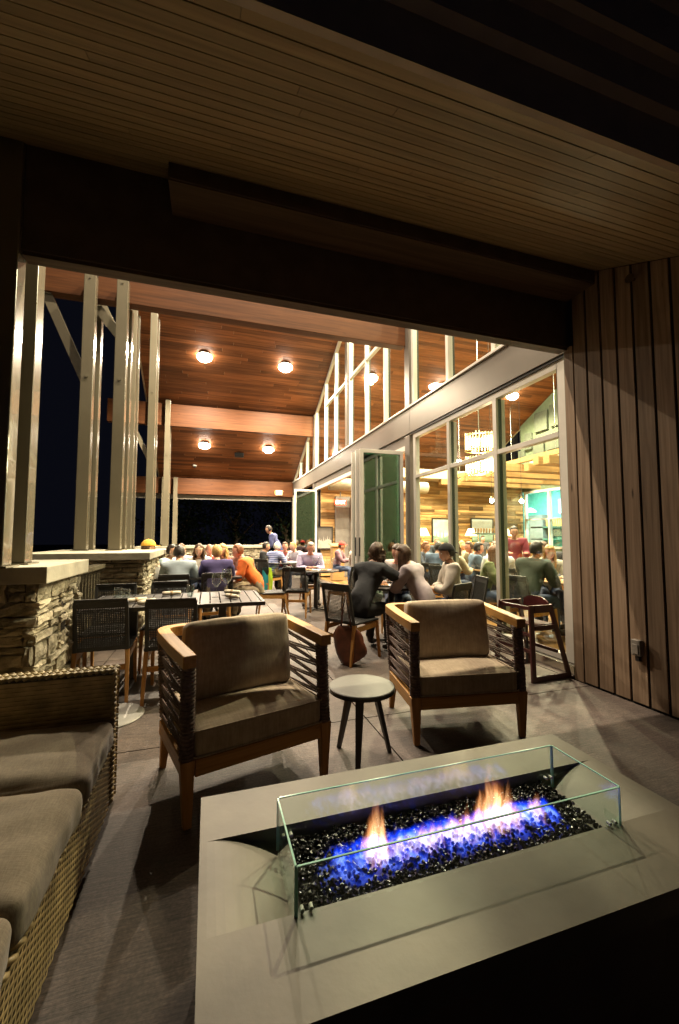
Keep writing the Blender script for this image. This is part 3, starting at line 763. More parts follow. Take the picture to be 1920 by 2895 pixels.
# wall pictures and lamps on plank wall
for i, (x0, x1, z0, z1) in enumerate(((7.62, 8.62, .95, 1.95), (9.24, 10.15, 1.1, 1.97), (3.38, 3.85, .95, 1.62))):
    t = thing('wall_picture', ['framed pale landscape picture on the planks behind the first pane', 'black framed pale landscape picture above the beer taps', 'dark framed picture beside the far folding door'][i], 'picture', group='framed pictures on the plank wall' if i < 2 else None)
    y = 12.93; mb = MB().box(x0 - .04, x0, y, y + .04, z0 - .04, z1 + .04).box(x1, x1 + .04, y, y + .04, z0 - .04, z1 + .04).box(x0, x1, y, y + .04, z0 - .04, z0).box(x0, x1, y, y + .04, z1, z1 + .04)
    mb.build('frame', M_dark, t)
    c = [(.55, .66, .66), (.58, .64, .62), (.10, .09, .08)][i]
    MB().box(x0, x1, y + .012, y + .03, z0, z1).build('print', plain('print %d' % i, c, .6, var=.1), t)
    h_ = z1 - z0; w_ = x1 - x0
    mb = MB().add([(x0 + .001, y + .006, z0 + .001), (x1 - .001, y + .006, z0 + .001), (x1 - .001, y + .006, z0 + h_ * .38), (x0 + w_ * .7, y + .006, z0 + h_ * .45), (x0 + w_ * .4, y + .006, z0 + h_ * .33), (x0 + .001, y + .006, z0 + h_ * .42)], [(0, 1, 2, 3, 4, 5)])
    for q in range(6):
        vx = x0 + w_ * (.1 + .14 * q); mb.add([(vx, y + .008, z0 + h_ * .3), (vx + w_ * .08, y + .008, z0 + h_ * .3), (vx + w_ * .04, y + .008, z0 + h_ * random.uniform(.45, .65))], [(0, 1, 2)])
    mb.build('painted_hills', plain('hill green %d' % i, (.20, .30, .24) if i < 2 else (.3, .28, .25), .7), t)
for x, lb in ((7.05, 'shaded table lamp left of the pictures'), (8.95, 'shaded lamp between the two pictures'), (10.45, 'shaded lamp right of the black framed picture')):
    t = thing('shaded_lamp', 'glowing ' + lb, 'lamp', (x, 12.6, 0), 0, 'shaded lamps on the bar shelf')
    MB().lathe([(.05, 1.12), (.015, 1.14), (.015, 1.3), (.015, 1.36)], (0, 0, 0), 12).build('stand', M_brass, t, smooth=True)
    MB().lathe([(.21, 1.36), (.09, 1.62), (.085, 1.62), (.2, 1.36)], (0, 0, 0), 20).build('shade', emit('lamp shade glow ' + lb[:5], (1, .8, .45), 5), t, smooth=True)
# bar counter with taps
t = thing('bar_counter', 'wooden bar counter with a row of beer taps', 'bar')
MB().box(6.6, 11.2, 11.9, 12.5, .0, 1.05).build('counter_front', M_plank, t)
MB().box(6.5, 11.3, 11.8, 12.86, 1.055, 1.115).build('counter_top', M_tabwood, t, bevel=.008)
for q in range(9):
    x = 8.95 + q * .12
    tt = MB().tube([(x, 12.35, 1.46), (x, 12.33, 1.62)], [.018, .03], 8).build('tap_handle', M_joist, t)
MB().box(8.85, 10.05, 12.31, 12.41, 1.40, 1.455).tube([(9.1, 12.36, 1.116), (9.1, 12.36, 1.42)], .03).tube([(9.8, 12.36, 1.116), (9.8, 12.36, 1.42)], .03).build('tap_rail', M_metal, t)

# ============================================================ FIRE TABLE
M_chrome = plain('satin bolt', (.6, .58, .52), .3, bump=0)
ft = thing('fire_table', 'rectangular concrete gas fire table with glass wind guard', 'fire table', (.671, 1.045, 0))
TX0, TX1, TY0, TY1, TZ = -.678, .678, -.337, .338, .5       # local
cx0, cx1, cy0, cy1 = -.66, .652, -.135, .14                  # trough rim
px0, px1 = -.47, .432                                        # burner pan
mb = MB(); zb = TZ - .055; zp = TZ - .05
o = len(mb.v)
mb.v += [(TX0, TY0, TZ), (TX1, TY0, TZ), (TX1, TY1, TZ), (TX0, TY1, TZ), (cx0, cy0, TZ), (cx1, cy0, TZ), (cx1, cy1, TZ), (cx0, cy1, TZ),
         (TX0, TY0, zb), (TX1, TY0, zb), (TX1, TY1, zb), (TX0, TY1, zb), (px0, cy0, zp), (px1, cy0, zp), (px1, cy1, zp), (px0, cy1, zp)]
mb.f += [(0, 1, 5, 4), (1, 2, 6, 5), (2, 3, 7, 6), (3, 0, 4, 7), (0, 8, 9, 1), (1, 9, 10, 2), (2, 10, 11, 3), (3, 11, 8, 0), (8, 11, 10, 9)]
# ramps bend down gently to the pan
NR = 10
def ramp_rows(xa, xb):
    ids = []
    for i in range(NR + 1):
        f = i / NR; x = xa + (xb - xa) * f; z = TZ + (zp - TZ) * (f ** 1.7)
        ids.append((len(mb.v), len(mb.v) + 1)); mb.v.extend([(x, cy0, z), (x, cy1, z)])
    return ids
for xa, xb in ((cx0, px0), (cx1, px1)):
    ids = ramp_rows(xa, xb)
    for i in range(NR): mb.f.append((ids[i][0], ids[i + 1][0], ids[i + 1][1], ids[i][1]))
    for s_ in (0, 1):
        top = len(mb.v); 
        for i in range(NR + 1): mb.v.append((mb.v[ids[i][s_]][0], cy0 if s_ == 0 else cy1, TZ))
        for i in range(NR): mb.f.append((top + i, top + i + 1, ids[i + 1][s_], ids[i][s_]))
mb.f += [(12, 13, 14, 15)]
mb.v += [(px0, cy0, TZ), (px1, cy0, TZ), (px1, cy1, TZ), (px0, cy1, TZ)]; q = len(mb.v) - 4
mb.f += [(q, q + 1, 13, 12), (q + 3, q + 2, 14, 15)]
mb.m = [0] * len(mb.f)
mb.build('table_top', M_gtop, ft)
MB().box(-.672, .672, -.331, .332, .012, zb - .003).build('base', M_gbase, ft, bevel=.004)
# fire glass: many black glass chips, heaped in the pan
rng = np.random.default_rng(4); mb = MB()
ico = bmesh.new(); bmesh.ops.create_icosphere(ico, subdivisions=1, radius=1); IV = [v.co.copy() for v in ico.verts]; IF = [tuple(v.index for v in f.verts) for f in ico.faces]; ico.free()
for i in range(4300):
    x = rng.uniform(px0 + .014, px1 - .014); y = rng.uniform(cy0 + .012, cy1 - .012)
    hz = zp + .014 + .016 * (1 - (y / .137) ** 2) + rng.uniform(-.010, .006)
    s_ = rng.uniform(.0042, .0085); e = Euler(rng.uniform(0, 6.28, 3)).to_matrix(); sc = rng.uniform(.55, 1.2, 3)
    vs = [Vector((x, y, hz)) + e @ Vector((v.x * s_ * sc[0], v.y * s_ * sc[1], v.z * s_ * sc[2])) * float(rng.uniform(.8, 1.15)) for v in IV]
    mb.add(vs, IF)
mb.build('fire_glass', M_pebble, ft, kind='stuff')
# guard
g0, g1, h0, h1 = -.478, .437, -.142, .095
GZ = TZ + .102
def gpane(x0, x1, y0, y1, z0):
    p = MB().box(x0, x1, y0, y1, z0, GZ - .0012).build('guard_pane', M_guard, ft)
    mb = MB().box(x0, x1, y0, y1, GZ - .001, GZ + .0015)
    if x1 - x0 > y1 - y0: mb.box(x0 - .001, x0 + .001, y0 - .0005, y1 + .0005, z0, GZ - .001).box(x1 - .001, x1 + .001, y0 - .0005, y1 + .0005, z0, GZ - .001)
    else: mb.box(x0 - .0005, x1 + .0005, y0 - .001, y0 + .001, z0, GZ - .001).box(x0 - .0005, x1 + .0005, y1 - .001, y1 + .001, z0, GZ - .001)
    e_ = mb.build('polished_edge', M_edge, p)
gpane(g0, g1, h0 - .0045, h0, TZ + .001); gpane(g0, g1, h1, h1 + .0045, zp + .012)
gpane(g0 - .0055, g0 - .0012, h0, h1, TZ - .03); gpane(g1 + .0012, g1 + .0055, h0, h1, TZ - .03)
for sx, gx in ((1, g0), (-1, g1)):
    for sy, gy in ((-1, h0), (1, h1)):
        mb = MB().box(min(gx, gx + sx * .045), max(gx, gx + sx * .045), gy - (.004 if sy > 0 else -.002), gy - (.001 if sy > 0 else -.005), TZ - .004, TZ + .018)
        mb.box(gx + sx * .0005, gx + sx * .003, min(gy - sy * .045, gy - sy * .005), max(gy - sy * .045, gy - sy * .005), TZ - .004, TZ + .018)
        cl_ = mb.build('corner_clip', M_guard, ft); mb = MB()
        for q in (.012, .032): mb.tube([(gx + sx * q, gy - sy * .0, TZ + .007), (gx + sx * q, gy - sy * .012, TZ + .007)], .0045, 8)
        mb.build('bolts', M_chrome, cl_)

# flames: thin glowing gas, every tongue a small closed volume
def flame_mat(name, stops, strength, falloff):
    m, nt, b = mat(name); nt.nodes.remove(b); L = nt.links.new; out = nt.nodes['Material Output']
    tc = N(nt, 'ShaderNodeTexCoord'); sx = N(nt, 'ShaderNodeSeparateXYZ'); L(tc.outputs['Generated'], sx.inputs[0])
    r = ramp(nt, stops); L(sx.outputs['Z'], r.inputs[0])
    d = ramp(nt, [(0, (.2,) * 3), (.12, (1,) * 3), (.45, (.6,) * 3), (1, (.02,) * 3)]) if falloff else ramp(nt, [(0, (1,) * 3), (1, (.12,) * 3)])
    L(sx.outputs['Z'], d.inputs[0])
    n = N(nt, 'ShaderNodeTexNoise', Scale=5.0, Detail=2.0); mp = N(nt, 'ShaderNodeMapping'); mp.inputs['Scale'].default_value = (2.2, 2.2, .5)
    L(tc.outputs['Generated'], mp.inputs['Vector']); L(mp.outputs[0], n.inputs['Vector'])
    mr = N(nt, 'ShaderNodeMapRange'); mr.inputs['From Min'].default_value = .3; mr.inputs['From Max'].default_value = .7; mr.inputs['To Min'].default_value = .2; mr.inputs['To Max'].default_value = 1.4
    L(n.outputs[0], mr.inputs['Value'])
    cy = N(nt, 'ShaderNodeVectorMath', operation='MULTIPLY_ADD'); cy.inputs[1].default_value = (2, 2, 0); cy.inputs[2].default_value = (-1, -1, 0)
    L(tc.outputs['Generated'], cy.inputs[0]); dt = N(nt, 'ShaderNodeVectorMath', operation='DOT_PRODUCT'); L(cy.outputs[0], dt.inputs[0]); L(cy.outputs[0], dt.inputs[1])
    fo = N(nt, 'ShaderNodeMapRange', interpolation_type='SMOOTHSTEP'); fo.inputs['From Min'].default_value = .75; fo.inputs['From Max'].default_value = 0; L(dt.outputs['Value'], fo.inputs['Value'])
    dm = N(nt, 'ShaderNodeMath', operation='MULTIPLY'); L(d.outputs[0], dm.inputs[0]); L(fo.outputs[0], dm.inputs[1])
    mu = N(nt, 'ShaderNodeMath', operation='MULTIPLY'); mu.inputs[1].default_value = strength; L(dm.outputs[0], mu.inputs[0])
    m2 = N(nt, 'ShaderNodeMath', operation='MULTIPLY'); L(mu.outputs[0], m2.inputs[0]); L(mr.outputs[0], m2.inputs[1])
    e = N(nt, 'ShaderNodeEmission'); L(r.outputs[0], e.inputs['Color']); L(m2.outputs[0], e.inputs['Strength']); L(e.outputs[0], out.inputs['Volume'])
    return m
def gas_mat(name, prof, nsc, hk, lo, hi, cols, strength, zscale, bias, yw_=.052):
    """burning gas: noise licks upward, height of the flame along x set by a profile"""
    m, nt, b = mat(name); nt.nodes.remove(b); L = nt.links.new; out = nt.nodes['Material Output']
    def M_(op, a, b_=None, c_=None):
        n = N(nt, 'ShaderNodeMath', operation=op)
        for i_, v in enumerate((a, b_, c_)):
            if v is None: continue
            if isinstance(v, (int, float)): n.inputs[i_].default_value = v
            else: L(v, n.inputs[i_])
        return n.outputs[0]
    tc = N(nt, 'ShaderNodeTexCoord'); sx = N(nt, 'ShaderNodeSeparateXYZ'); L(tc.outputs['Object'], sx.inputs[0]); X_, Y_, Z_ = sx.outputs
    wn = N(nt, 'ShaderNodeTexNoise', Scale=9.0, Detail=1.0); L(tc.outputs['Object'], wn.inputs['Vector'])
    wv = N(nt, 'ShaderNodeVectorMath', operation='MULTIPLY_ADD'); wv.inputs[1].default_value = (.05, .05, .03); L(wn.outputs['Color'], wv.inputs[0]); L(tc.outputs['Object'], wv.inputs[2])
    mp = N(nt, 'ShaderNodeMapping'); mp.inputs['Scale'].default_value = nsc; L(wv.outputs[0], mp.inputs['Vector'])
    n1 = N(nt, 'ShaderNodeTexNoise', Scale=1.0, Detail=3.0, Roughness=.55); L(mp.outputs[0], n1.inputs['Vector'])
    xf = M_('MULTIPLY_ADD', X_, 1.25, .5)                       # x -.4 .. .4 -> 0 .. 1
    pr = ramp(nt, [(p, (h, h, h)) for p, h in prof]); L(xf, pr.inputs[0])
    Hh = M_('MAXIMUM', M_('MULTIPLY', pr.outputs[0], zscale), .004)
    h = M_('DIVIDE', Z_, Hh)
    yn = M_('DIVIDE', M_('ADD', Y_, .010), yw_); y2 = M_('MULTIPLY', yn, yn)
    yw = M_('MULTIPLY', y2, M_('MULTIPLY_ADD', h, .9, .35))      # narrows with height
    v = M_('SUBTRACT', M_('SUBTRACT', M_('ADD', n1.outputs[0], bias), M_('MULTIPLY', h, hk)), yw)
    mr = N(nt, 'ShaderNodeMapRange', interpolation_type='SMOOTHSTEP'); mr.inputs['From Min'].default_value = lo; mr.inputs['From Max'].default_value = hi; L(v, mr.inputs['Value'])
    c = ramp(nt, cols); L(mr.outputs[0], c.inputs[0])
    e = N(nt, 'ShaderNodeEmission'); L(c.outputs[0], e.inputs['Color']); L(M_('MULTIPLY', mr.outputs[0], strength), e.inputs['Strength']); L(e.outputs[0], out.inputs['Volume'])
    return m
M_fb = gas_mat('blue gas flame', [(0, 0), (.02, .0), (.07, .8), (.2, 1), (.8, 1), (.9, .7), (.93, 0), (1, 0)], (34, 34, 20), .50, .18, .60,
               [(0, (.0, .03, 1)), (.7, (.01, .07, 1)), (1, (.18, .28, 1))], 62, .055, .17, .070)
M_fo = gas_mat('orange gas flame', [(0, 0), (.15, .0), (.178, .80), (.195, 1), (.215, .85), (.235, .24), (.33, .20), (.38, .32), (.44, .22), (.5, .34), (.58, .46), (.63, .85), (.665, .95), (.71, .72), (.745, .3), (.80, .08), (.845, .42), (.87, .05), (.9, 0), (1, 0)],
               (58, 58, 8), .55, .30, .62, [(0, (1, .26, .06)), (.5, (1, .44, .16)), (1, (1, .66, .34))], 50, .235, .16)
fire = thing('gas_fire', 'row of blue and orange gas flames burning over black fire glass', 'fire', (.671, 1.045, .472))
MB().box(-.40, .335, -.082, .062, 0, .085).build('blue_flame', M_fb, fire)
MB().box(-.36, .32, -.060, .044, .004, .27).build('orange_flame', M_fo, fire)

# ============================================================ LOUNGE ARMCHAIRS
def rope_wrap(mb, p, q, r, n, rr=.011):
    """post wrapped in rope: stacked slanted rings"""
    p = Vector(p); q = Vector(q); d = (q - p)
    for i in range(n):
        c = p + d * ((i + .5) / n); a0 = random.uniform(-.25, .25)
        pts = []
        for k in range(9):
            t = 2 * math.pi * k / 8; pts.append(c + Vector((r * math.cos(t), r * math.sin(t), math.sin(t + a0) * .004)))
        mb.tube(pts, rr * random.uniform(.9, 1.15), 5, cap=False)
def piping(parent, w, d, z, m, loc, rot=(0, 0, 0), r=.022, rr=.0042):
    pts = []
    for cx_, cy_, a0 in ((1, 1, 0), (-1, 1, 90), (-1, -1, 180), (1, -1, 270)):
        for k in range(5):
            a = R(a0 + 90 * k / 4); pts.append(Vector((cx_ * (w / 2 - r) + r * math.cos(a), cy_ * (d / 2 - r) + r * math.sin(a), z + .002 * noise.noise(Vector((cx_ * 3 + k, cy_ * 5, z * 9))))))
        nx_ = {0: (-1, 1), 90: (-1, -1), 180: (1, -1), 270: (1, 1)}[a0]
    pts.append(pts[0]); Mx = Matrix.Translation(loc) @ Euler(rot).to_matrix().to_4x4()
    o = MB().tube([Mx @ p for p in pts], rr, 6, cap=False).build('piping', m, parent, smooth=True); return o
def armchair(label, loc, rz):
    t = thing('lounge_armchair', label, 'armchair', loc, rz, 'rope sided lounge armchairs')
    W, D = .365, .27       # half width, half depth (local -y is the front)
    for sx in (-1, 1):
        MB().bar((sx * (W + .0), -D, .292), (sx * (W - .005), -D - .008, 0), .066, .055, up=(0, 1, 0), w2=.036, h2=.034).build('leg', M_teakz, t, bevel=.005)
        MB().bar((sx * (W - .02), D - .01, .292), (sx * (W - .01), D + .035, 0), .058, .05, up=(0, 1, 0), w2=.034, h2=.032).build('leg', M_teakz, t, bevel=.005)
    mb = MB().box(-W + .034, W - .034, -D - .024, -D + .018, .215, .290)
    mb.build('front_rail', M_teak, t, bevel=.004)
    for sx in (-1, 1):      # side rails
        MB().bar((sx * (W + .005), -D + .028, .252), (sx * (W + .012), D - .05, .262), .036, .075).build('side_rail', M_teaky, t, bevel=.004)
    MB().bar((-W + .02, D + .012, .262), (W - .02, D + .012, .262), .036, .075).build('back_rail', M_teak, t, bevel=.006)
    MB().box(-W + .02, W - .02, -D + .02, D - .01, .262, .285).build('seat_platform', M_black, t)
    # posts, rope wrapped
    for sx in (-1, 1):
        p = MB().bar((sx * W, -D, .293), (sx * (W - .005), -D + .02, .708), .04).build('post', M_black, t)
        mb = MB(); rope_wrap(mb, (sx * W, -D, .296), (sx * (W - .005), -D + .02, .706), .027, 24, .010); mb.build('rope_wrapping', M_rope, p, smooth=True)
        p = MB().bar((sx * (W - .01), D - .01, .293), (sx * (W + .005), D + .035, .728), .036).build('post', M_black, t)
        mb = MB(); rope_wrap(mb, (sx * (W - .01), D - .01, .296), (sx * (W + .005), D + .035, .724), .024, 24, .010); mb.build('rope_wrapping', M_rope, p, smooth=True)
    # zigzag ropes between the posts, doubled
    for sx in (-1, 1):
        mb = MB(); xo = sx * (W + .012)
        zf = [.345, .42, .495, .57, .645]; zb_ = [.31, .385, .46, .535, .61, .685]
        for i in range(5):
            for off in (0, .016):
                for (za, zc) in ((zf[i], zb_[i]), (zf[i], zb_[i + 1])):
                    mb.tube([(xo, -D + .01, za + off * .8), (xo + sx * .006, 0, (za + zc) / 2 + off * .8 - .004), (xo, D + .02, zc + off * .8)], .0056, 6)
        mb.build('side_ropes', M_rope, t, smooth=True)
    mb = MB()
    for i in range(6):
        za = .33 + i * .065
        for off in (0, .016):
            mb.tube([(-W + .01, D + .03, za + off), (0, D + .036, za + off + .02), (W - .01, D + .03, za + .045 + off)], .0068, 6)
            mb.tube([(-W + .01, D + .03, za + .045 + off), (0, D + .036, za + off + .02), (W - .01, D + .03, za + off)], .0068, 6)
    mb.build('back_ropes', M_rope, t, smooth=True)
    # arm rest: one bent rail, U shaped in plan
    path = [(-W + .0, -D - .025, .732), (-W - .012, -.02, .742), (-W - .016, D - .06, .752)]
    for a in np.linspace(180, 90, 6)[1:]:
        path.append((-W + .074 + .09 * math.cos(R(a)), D - .04 + .09 * math.sin(R(a)), .755))
    path = path + [(-x, y, z) for x, y, z in path[::-1]]
    mb = MB(); prev = None; hw, hh = .034, .029; o = 0; n = len(path)
    P3 = [Vector(p) for p in path]
    for i, p in enumerate(P3):
        d = (P3[min(i + 1, n - 1)] - P3[max(i - 1, 0)]).normalized(); s_ = d.cross(Vector((0, 0, 1))).normalized()
        ww = hw * (1.0 if 0 < i < n - 1 else .9)
        for a, b in ((-1, -1), (1, -1), (1, 1), (-1, 1)): mb.v.append(tuple(p + s_ * (a * ww) + Vector((0, 0, b * hh))))
    for i in range(n - 1):
        for k in range(4): mb.f.append((i * 4 + k, i * 4 + (k + 1) % 4, (i + 1) * 4 + (k + 1) % 4, (i + 1) * 4 + k))
    mb.f += [(0, 1, 2, 3)[::-1], tuple((n - 1) * 4 + k for k in range(4))]; mb.m = [0] * len(mb.f)
    mb.build('armrest', M_teaky, t, bevel=.005)
    bm = cushion(.675, .545, .135, crown=.024, wr=.010, fold=True, seed=len(label) % 17, r=.022)
    q_ = bm_obj(bm, 'seat_cushion', M_cushion, t, (0, -.022, .292), sub=1)
    piping(q_, .684, .555, .126, M_cushion, (0, -.022, .292)); piping(q_, .684, .555, .010, M_cushion, (0, -.022, .292))
    bm = cushion(.60, .40, .13, crown=.018, wr=.007, fold=True, seed=len(label) % 13 + 3, r=.030)
    bm_obj(bm, 'back_cushion', M_cushion, t, (0, .145, .622), (R(82), 0, 0), sub=1)
    return t
a1 = math.atan2(.21, .738); a2 = math.atan2(-.117, .758)
def from_front(fl, ang, W=.3675, D=.278):
    mx = fl[0] + W * math.cos(ang); my = fl[1] + W * math.sin(ang)
    return (mx - D * math.sin(ang), my + D * math.cos(ang), 0)
armchair('lounge armchair with taupe cushions left of the round side table', from_front((-.077, 2.04), a1), a1)
armchair('lounge armchair with taupe cushions right of the side table near the high chair', from_front((1.262, 2.39), a2), a2)

# side table
t = thing('side_table', 'small round grey side table between the two armchairs', 'table', (.888, 2.35, 0))
MB().lathe([(.175, .400), (.193, .403), (.195, .418), (.190, .421)], n=56).build('table_top', M_sidetop, t, smooth=False)
MB().lathe([(.186, .392), (.1955, .394), (.1965, .4025), (.176, .403)], n=56).build('edge_band', M_charcoal, t)
for a in (-118, 5, 95 + 25):
    c, s_ = math.cos(R(a)), math.sin(R(a))
    MB().bar((.085 * c, .085 * s_, .392), (.185 * c, .185 * s_, 0), .05, .03, up=(c, s_, 0), w2=.026, h2=.02).build('leg', M_charcoal, t, bevel=.003)
MB().lathe([(.10, .372), (.11, .391)], n=24).build('leg_bracket', M_charcoal, t)

# ============================================================ WICKER SOFA
so = thing('wicker_sofa', 'long wicker sofa with plaid taupe seat cushions at the left edge', 'sofa', (-.83, 1.4, 0))
def weave_panel(mb, O, U, V, Nn, L_, H_, strip=.0155, pitch=.030, amp=.0035):
    """horizontal flat strands going over and under uprights"""
    O = Vector(O); U = Vector(U); V = Vector(V); Nn = Vector(Nn); rows = int(H_ / strip); cols = int(L_ / pitch)
    for r in range(rows):
        o = len(mb.v); v0 = r * strip + .0008; v1 = (r + 1) * strip - .0008
        nseg = cols * 4
        for i in range(nseg + 1):
            u = L_ * i / nseg; ph = math.pi * (i / 4) + (math.pi if r % 2 else 0)
            d = amp * math.sin(ph); lift = .0009
            mb.v.append(tuple(O + U * u + V * v0 + Nn * (d - lift))); mb.v.append(tuple(O + U * u + V * ((v0 + v1) / 2) + Nn * (d + lift))); mb.v.append(tuple(O + U * u + V * v1 + Nn * (d - lift)))
        for i in range(nseg):
            for k in (0, 1): mb.f.append((o + 3 * i + k, o + 3 * i + 3 + k, o + 3 * i + 4 + k, o + 3 * i + 1 + k)); mb.m.append(0)
    return mb
ox, oy = -.83, 1.4
# base, front face x=-.425
MB().box(-1.2 - ox, -.44 - ox, .35 - oy, 2.335 - oy, .035, .30).build('base_core', M_wickd, so)
mb = weave_panel(MB(), (-.425 - ox, .30 - oy, .03), (0, 1, 0), (0, 0, 1), (1, 0, 0), 2.04, .272, strip=.0105, pitch=.024, amp=.0020)
mb.build('base_weave', M_wick, so)
for k in range(1): pass
mb = MB()
for i in range(46):
    y = .32 + i * .0435; mb.tube([(-.436 - ox, y - oy, .318), (-.420 - ox, y + .018 - oy, .312), (-.421 - ox, y + .036 - oy, .302)], .0085, 5)
mb.build('base_braid', M_wick, so, smooth=True)
for x, y in ((-.47, 2.28), (-.47, .5), (-1.15, 2.28), (-1.15, .5)): MB().tube([(x - ox, y - oy, 0), (x - ox, y - oy, .034)], .022, 10).build('foot', M_dark, so)
# arm at the far end
MB().box(-1.2 - ox, -.43 - ox, 2.262 - oy, 2.352 - oy, .301, .640).build('arm_core', M_wickd, so)
mb = weave_panel(MB(), (-1.2 - ox, 2.256 - oy, .30), (1, 0, 0), (0, 0, 1), (0, -1, 0), .785, .345, strip=.0200, pitch=.045, amp=.0014)
weave_panel(mb, (-.424 - ox, 2.262 - oy, .03), (0, 1, 0), (0, 0, 1), (1, 0, 0), .092, .612)
weave_panel(mb, (-1.2 - ox, 2.358 - oy, .03), (1, 0, 0), (0, 0, 1), (0, 1, 0), .785, .612)
mb.build('arm_weave', M_wick, so)
mb = MB()
for i in range(27):      # braided top edge
    x = -1.2 + i * .029
    for yy, s_ in ((2.275, 1), (2.30, -1), (2.325, 1), (2.345, -1)):
        mb.tube([(x - ox, yy - .012 * s_ - oy, .650), (x + .016 - ox, yy - oy, .657), (x + .034 - ox, yy + .012 * s_ - oy, .650)], .0088, 5)
mb.build('arm_braid', M_wick, so, smooth=True)
mb = MB()
for i in range(25):
    z = .04 + i * .0245
    mb.tube([(-.432 - ox, 2.252 - oy, z), (-.416 - ox, 2.258 - oy, z + .012), (-.418 - ox, 2.272 - oy, z + .026)], .0075, 5)
mb.build('corner_braid', M_wick, so, smooth=True)
MB().box(-1.30 - ox, -1.205 - ox, .3 - oy, 2.352 - oy, .0, .82).build('back_core', M_wickd, so)
mb = weave_panel(MB(), (-1.199 - ox, .3 - oy, .30), (0, 1, 0), (0, 0, 1), (1, 0, 0), 1.95, .515); mb.build('back_weave', M_wick, so)
for i, (y0, y1) in enumerate(((1.735, 2.245), (1.215, 1.722), (.70, 1.203), (.32, .69))):
    bm = cushion(.76, y1 - y0, .135, crown=.024, wr=.010, seed=i * 5 + 2, r=.04)
    bm_obj(bm, 'seat_cushion', M_plaid, so, (-.79 - ox + .0, (y0 + y1) / 2 - oy, .302 + (.004 if i == 0 else 0)), sub=1)

# round metal base plate behind the sofa arm
t = thing('umbrella_base', 'round grey metal base plate on the floor behind the sofa arm', 'base', (-.66, 3.42, 0))
MB().lathe([(.225, 0), (.23, .006), (.225, .014), (.05, .017)], n=44).build('plate', plain('galvanised plate', (.33, .32, .30), .45, metal=.3), t)
MB().tube([(0, 0, .017), (0, 0, .09)], .026, 14).build('socket', M_charcoal, t)

# ============================================================ DINING CHAIRS
def dining_chair():
    t = thing('dining_chair', 'chair', 'chair')            # +y is where the sitter faces
    W = .185
    for sx in (-1, 1):
        MB().bar((sx * W, -.185, .40), (sx * (W + .012), -.265, 0), .034, .042, up=(0, 1, 0), w2=.024, h2=.026).build('leg', M_teakz, t, bevel=.004)
        MB().bar((sx * (W + .01), .185, .40), (sx * (W + .015), .235, 0), .034, .036, up=(0, 1, 0), w2=.024, h2=.024).build('leg', M_teakz, t, bevel=.004)
    mb = MB()
    for sx in (-1, 1): mb.bar((sx * (W + .006), -.178, .345), (sx * (W + .008), .175, .36), .022, .05)
    mb.box(-W + .012, W - .012, -.215, -.192, .245, .285).box(-W + .02, W - .02, .172, .192, .335, .385)
    mb.build('apron', M_teak, t, bevel=.003)
    mb = MB().box(-W - .02, W + .02, -.20, .215, .402, .414)
    for k in range(22): mb.box(-W - .022, W + .022, -.195 + k * .0187, -.183 + k * .0187, .4145, .420)
    mb.build('seat', M_black, t)
    mb = MB(); BY = lambda z: -.195 - (z - .40) * .20
    for sx in (-1, 1): mb.bar((sx * W, BY(.38), .38), (sx * (W - .006), BY(.80), .80), .026, .022, up=(0, 1, 0))
    mb.bar((-W + .0, BY(.80), .805), (W - .0, BY(.80), .805), .024, .03)
    mb.build('back_frame', M_black, t, bevel=.003)
    mb = MB()
    mb.add([(-W + .012, BY(.76) - .004, .745), (W - .012, BY(.76) - .004, .745), (W - .012, BY(.8) - .004, .79), (-W + .012, BY(.8) - .004, .79),
            (-W + .012, BY(.76) + .006, .745), (W - .012, BY(.76) + .006, .745), (W - .012, BY(.8) + .006, .79), (-W + .012, BY(.8) + .006, .79)], BOXF)
    for k in range(22):
        x = -W + .018 + k * (2 * W - .036) / 21; mb.bar((x, BY(.43), .43), (x, BY(.745), .745), .0062, .004, up=(0, 1, 0))
    for k in range(21):
        z = .435 + k * .0148; mb.box(-W + .012, W - .012, BY(z) - .004, BY(z) - .0005, z - .0027, z + .0027)
    mb.add([(-W + .012, BY(.41) - .003, .405), (W - .012, BY(.41) - .003, .405), (W - .012, BY(.44) - .003, .437), (-W + .012, BY(.44) - .003, .437),
            (-W + .012, BY(.41) + .006, .405), (W - .012, BY(.41) + .006, .405), (W - .012, BY(.44) + .006, .437), (-W + .012, BY(.44) + .006, .437)], BOXF)
    mb.build('woven_back', M_black, t)
    return t
DC = dining_chair(); DC_used = [False]
def chair(x, y, deg, label):
    """deg: direction the chair faces, 0 = +x, 90 = +y"""
    if not DC_used[0]:
        DC_used[0] = True; DC.location = (x, y, 0); DC.rotation_euler = (0, 0, R(deg - 90)); DC['label'] = label; DC['group'] = 'woven dining chairs'; return DC
    return dup(DC, (x, y, 0), R(deg - 90), label, 'woven dining chairs')
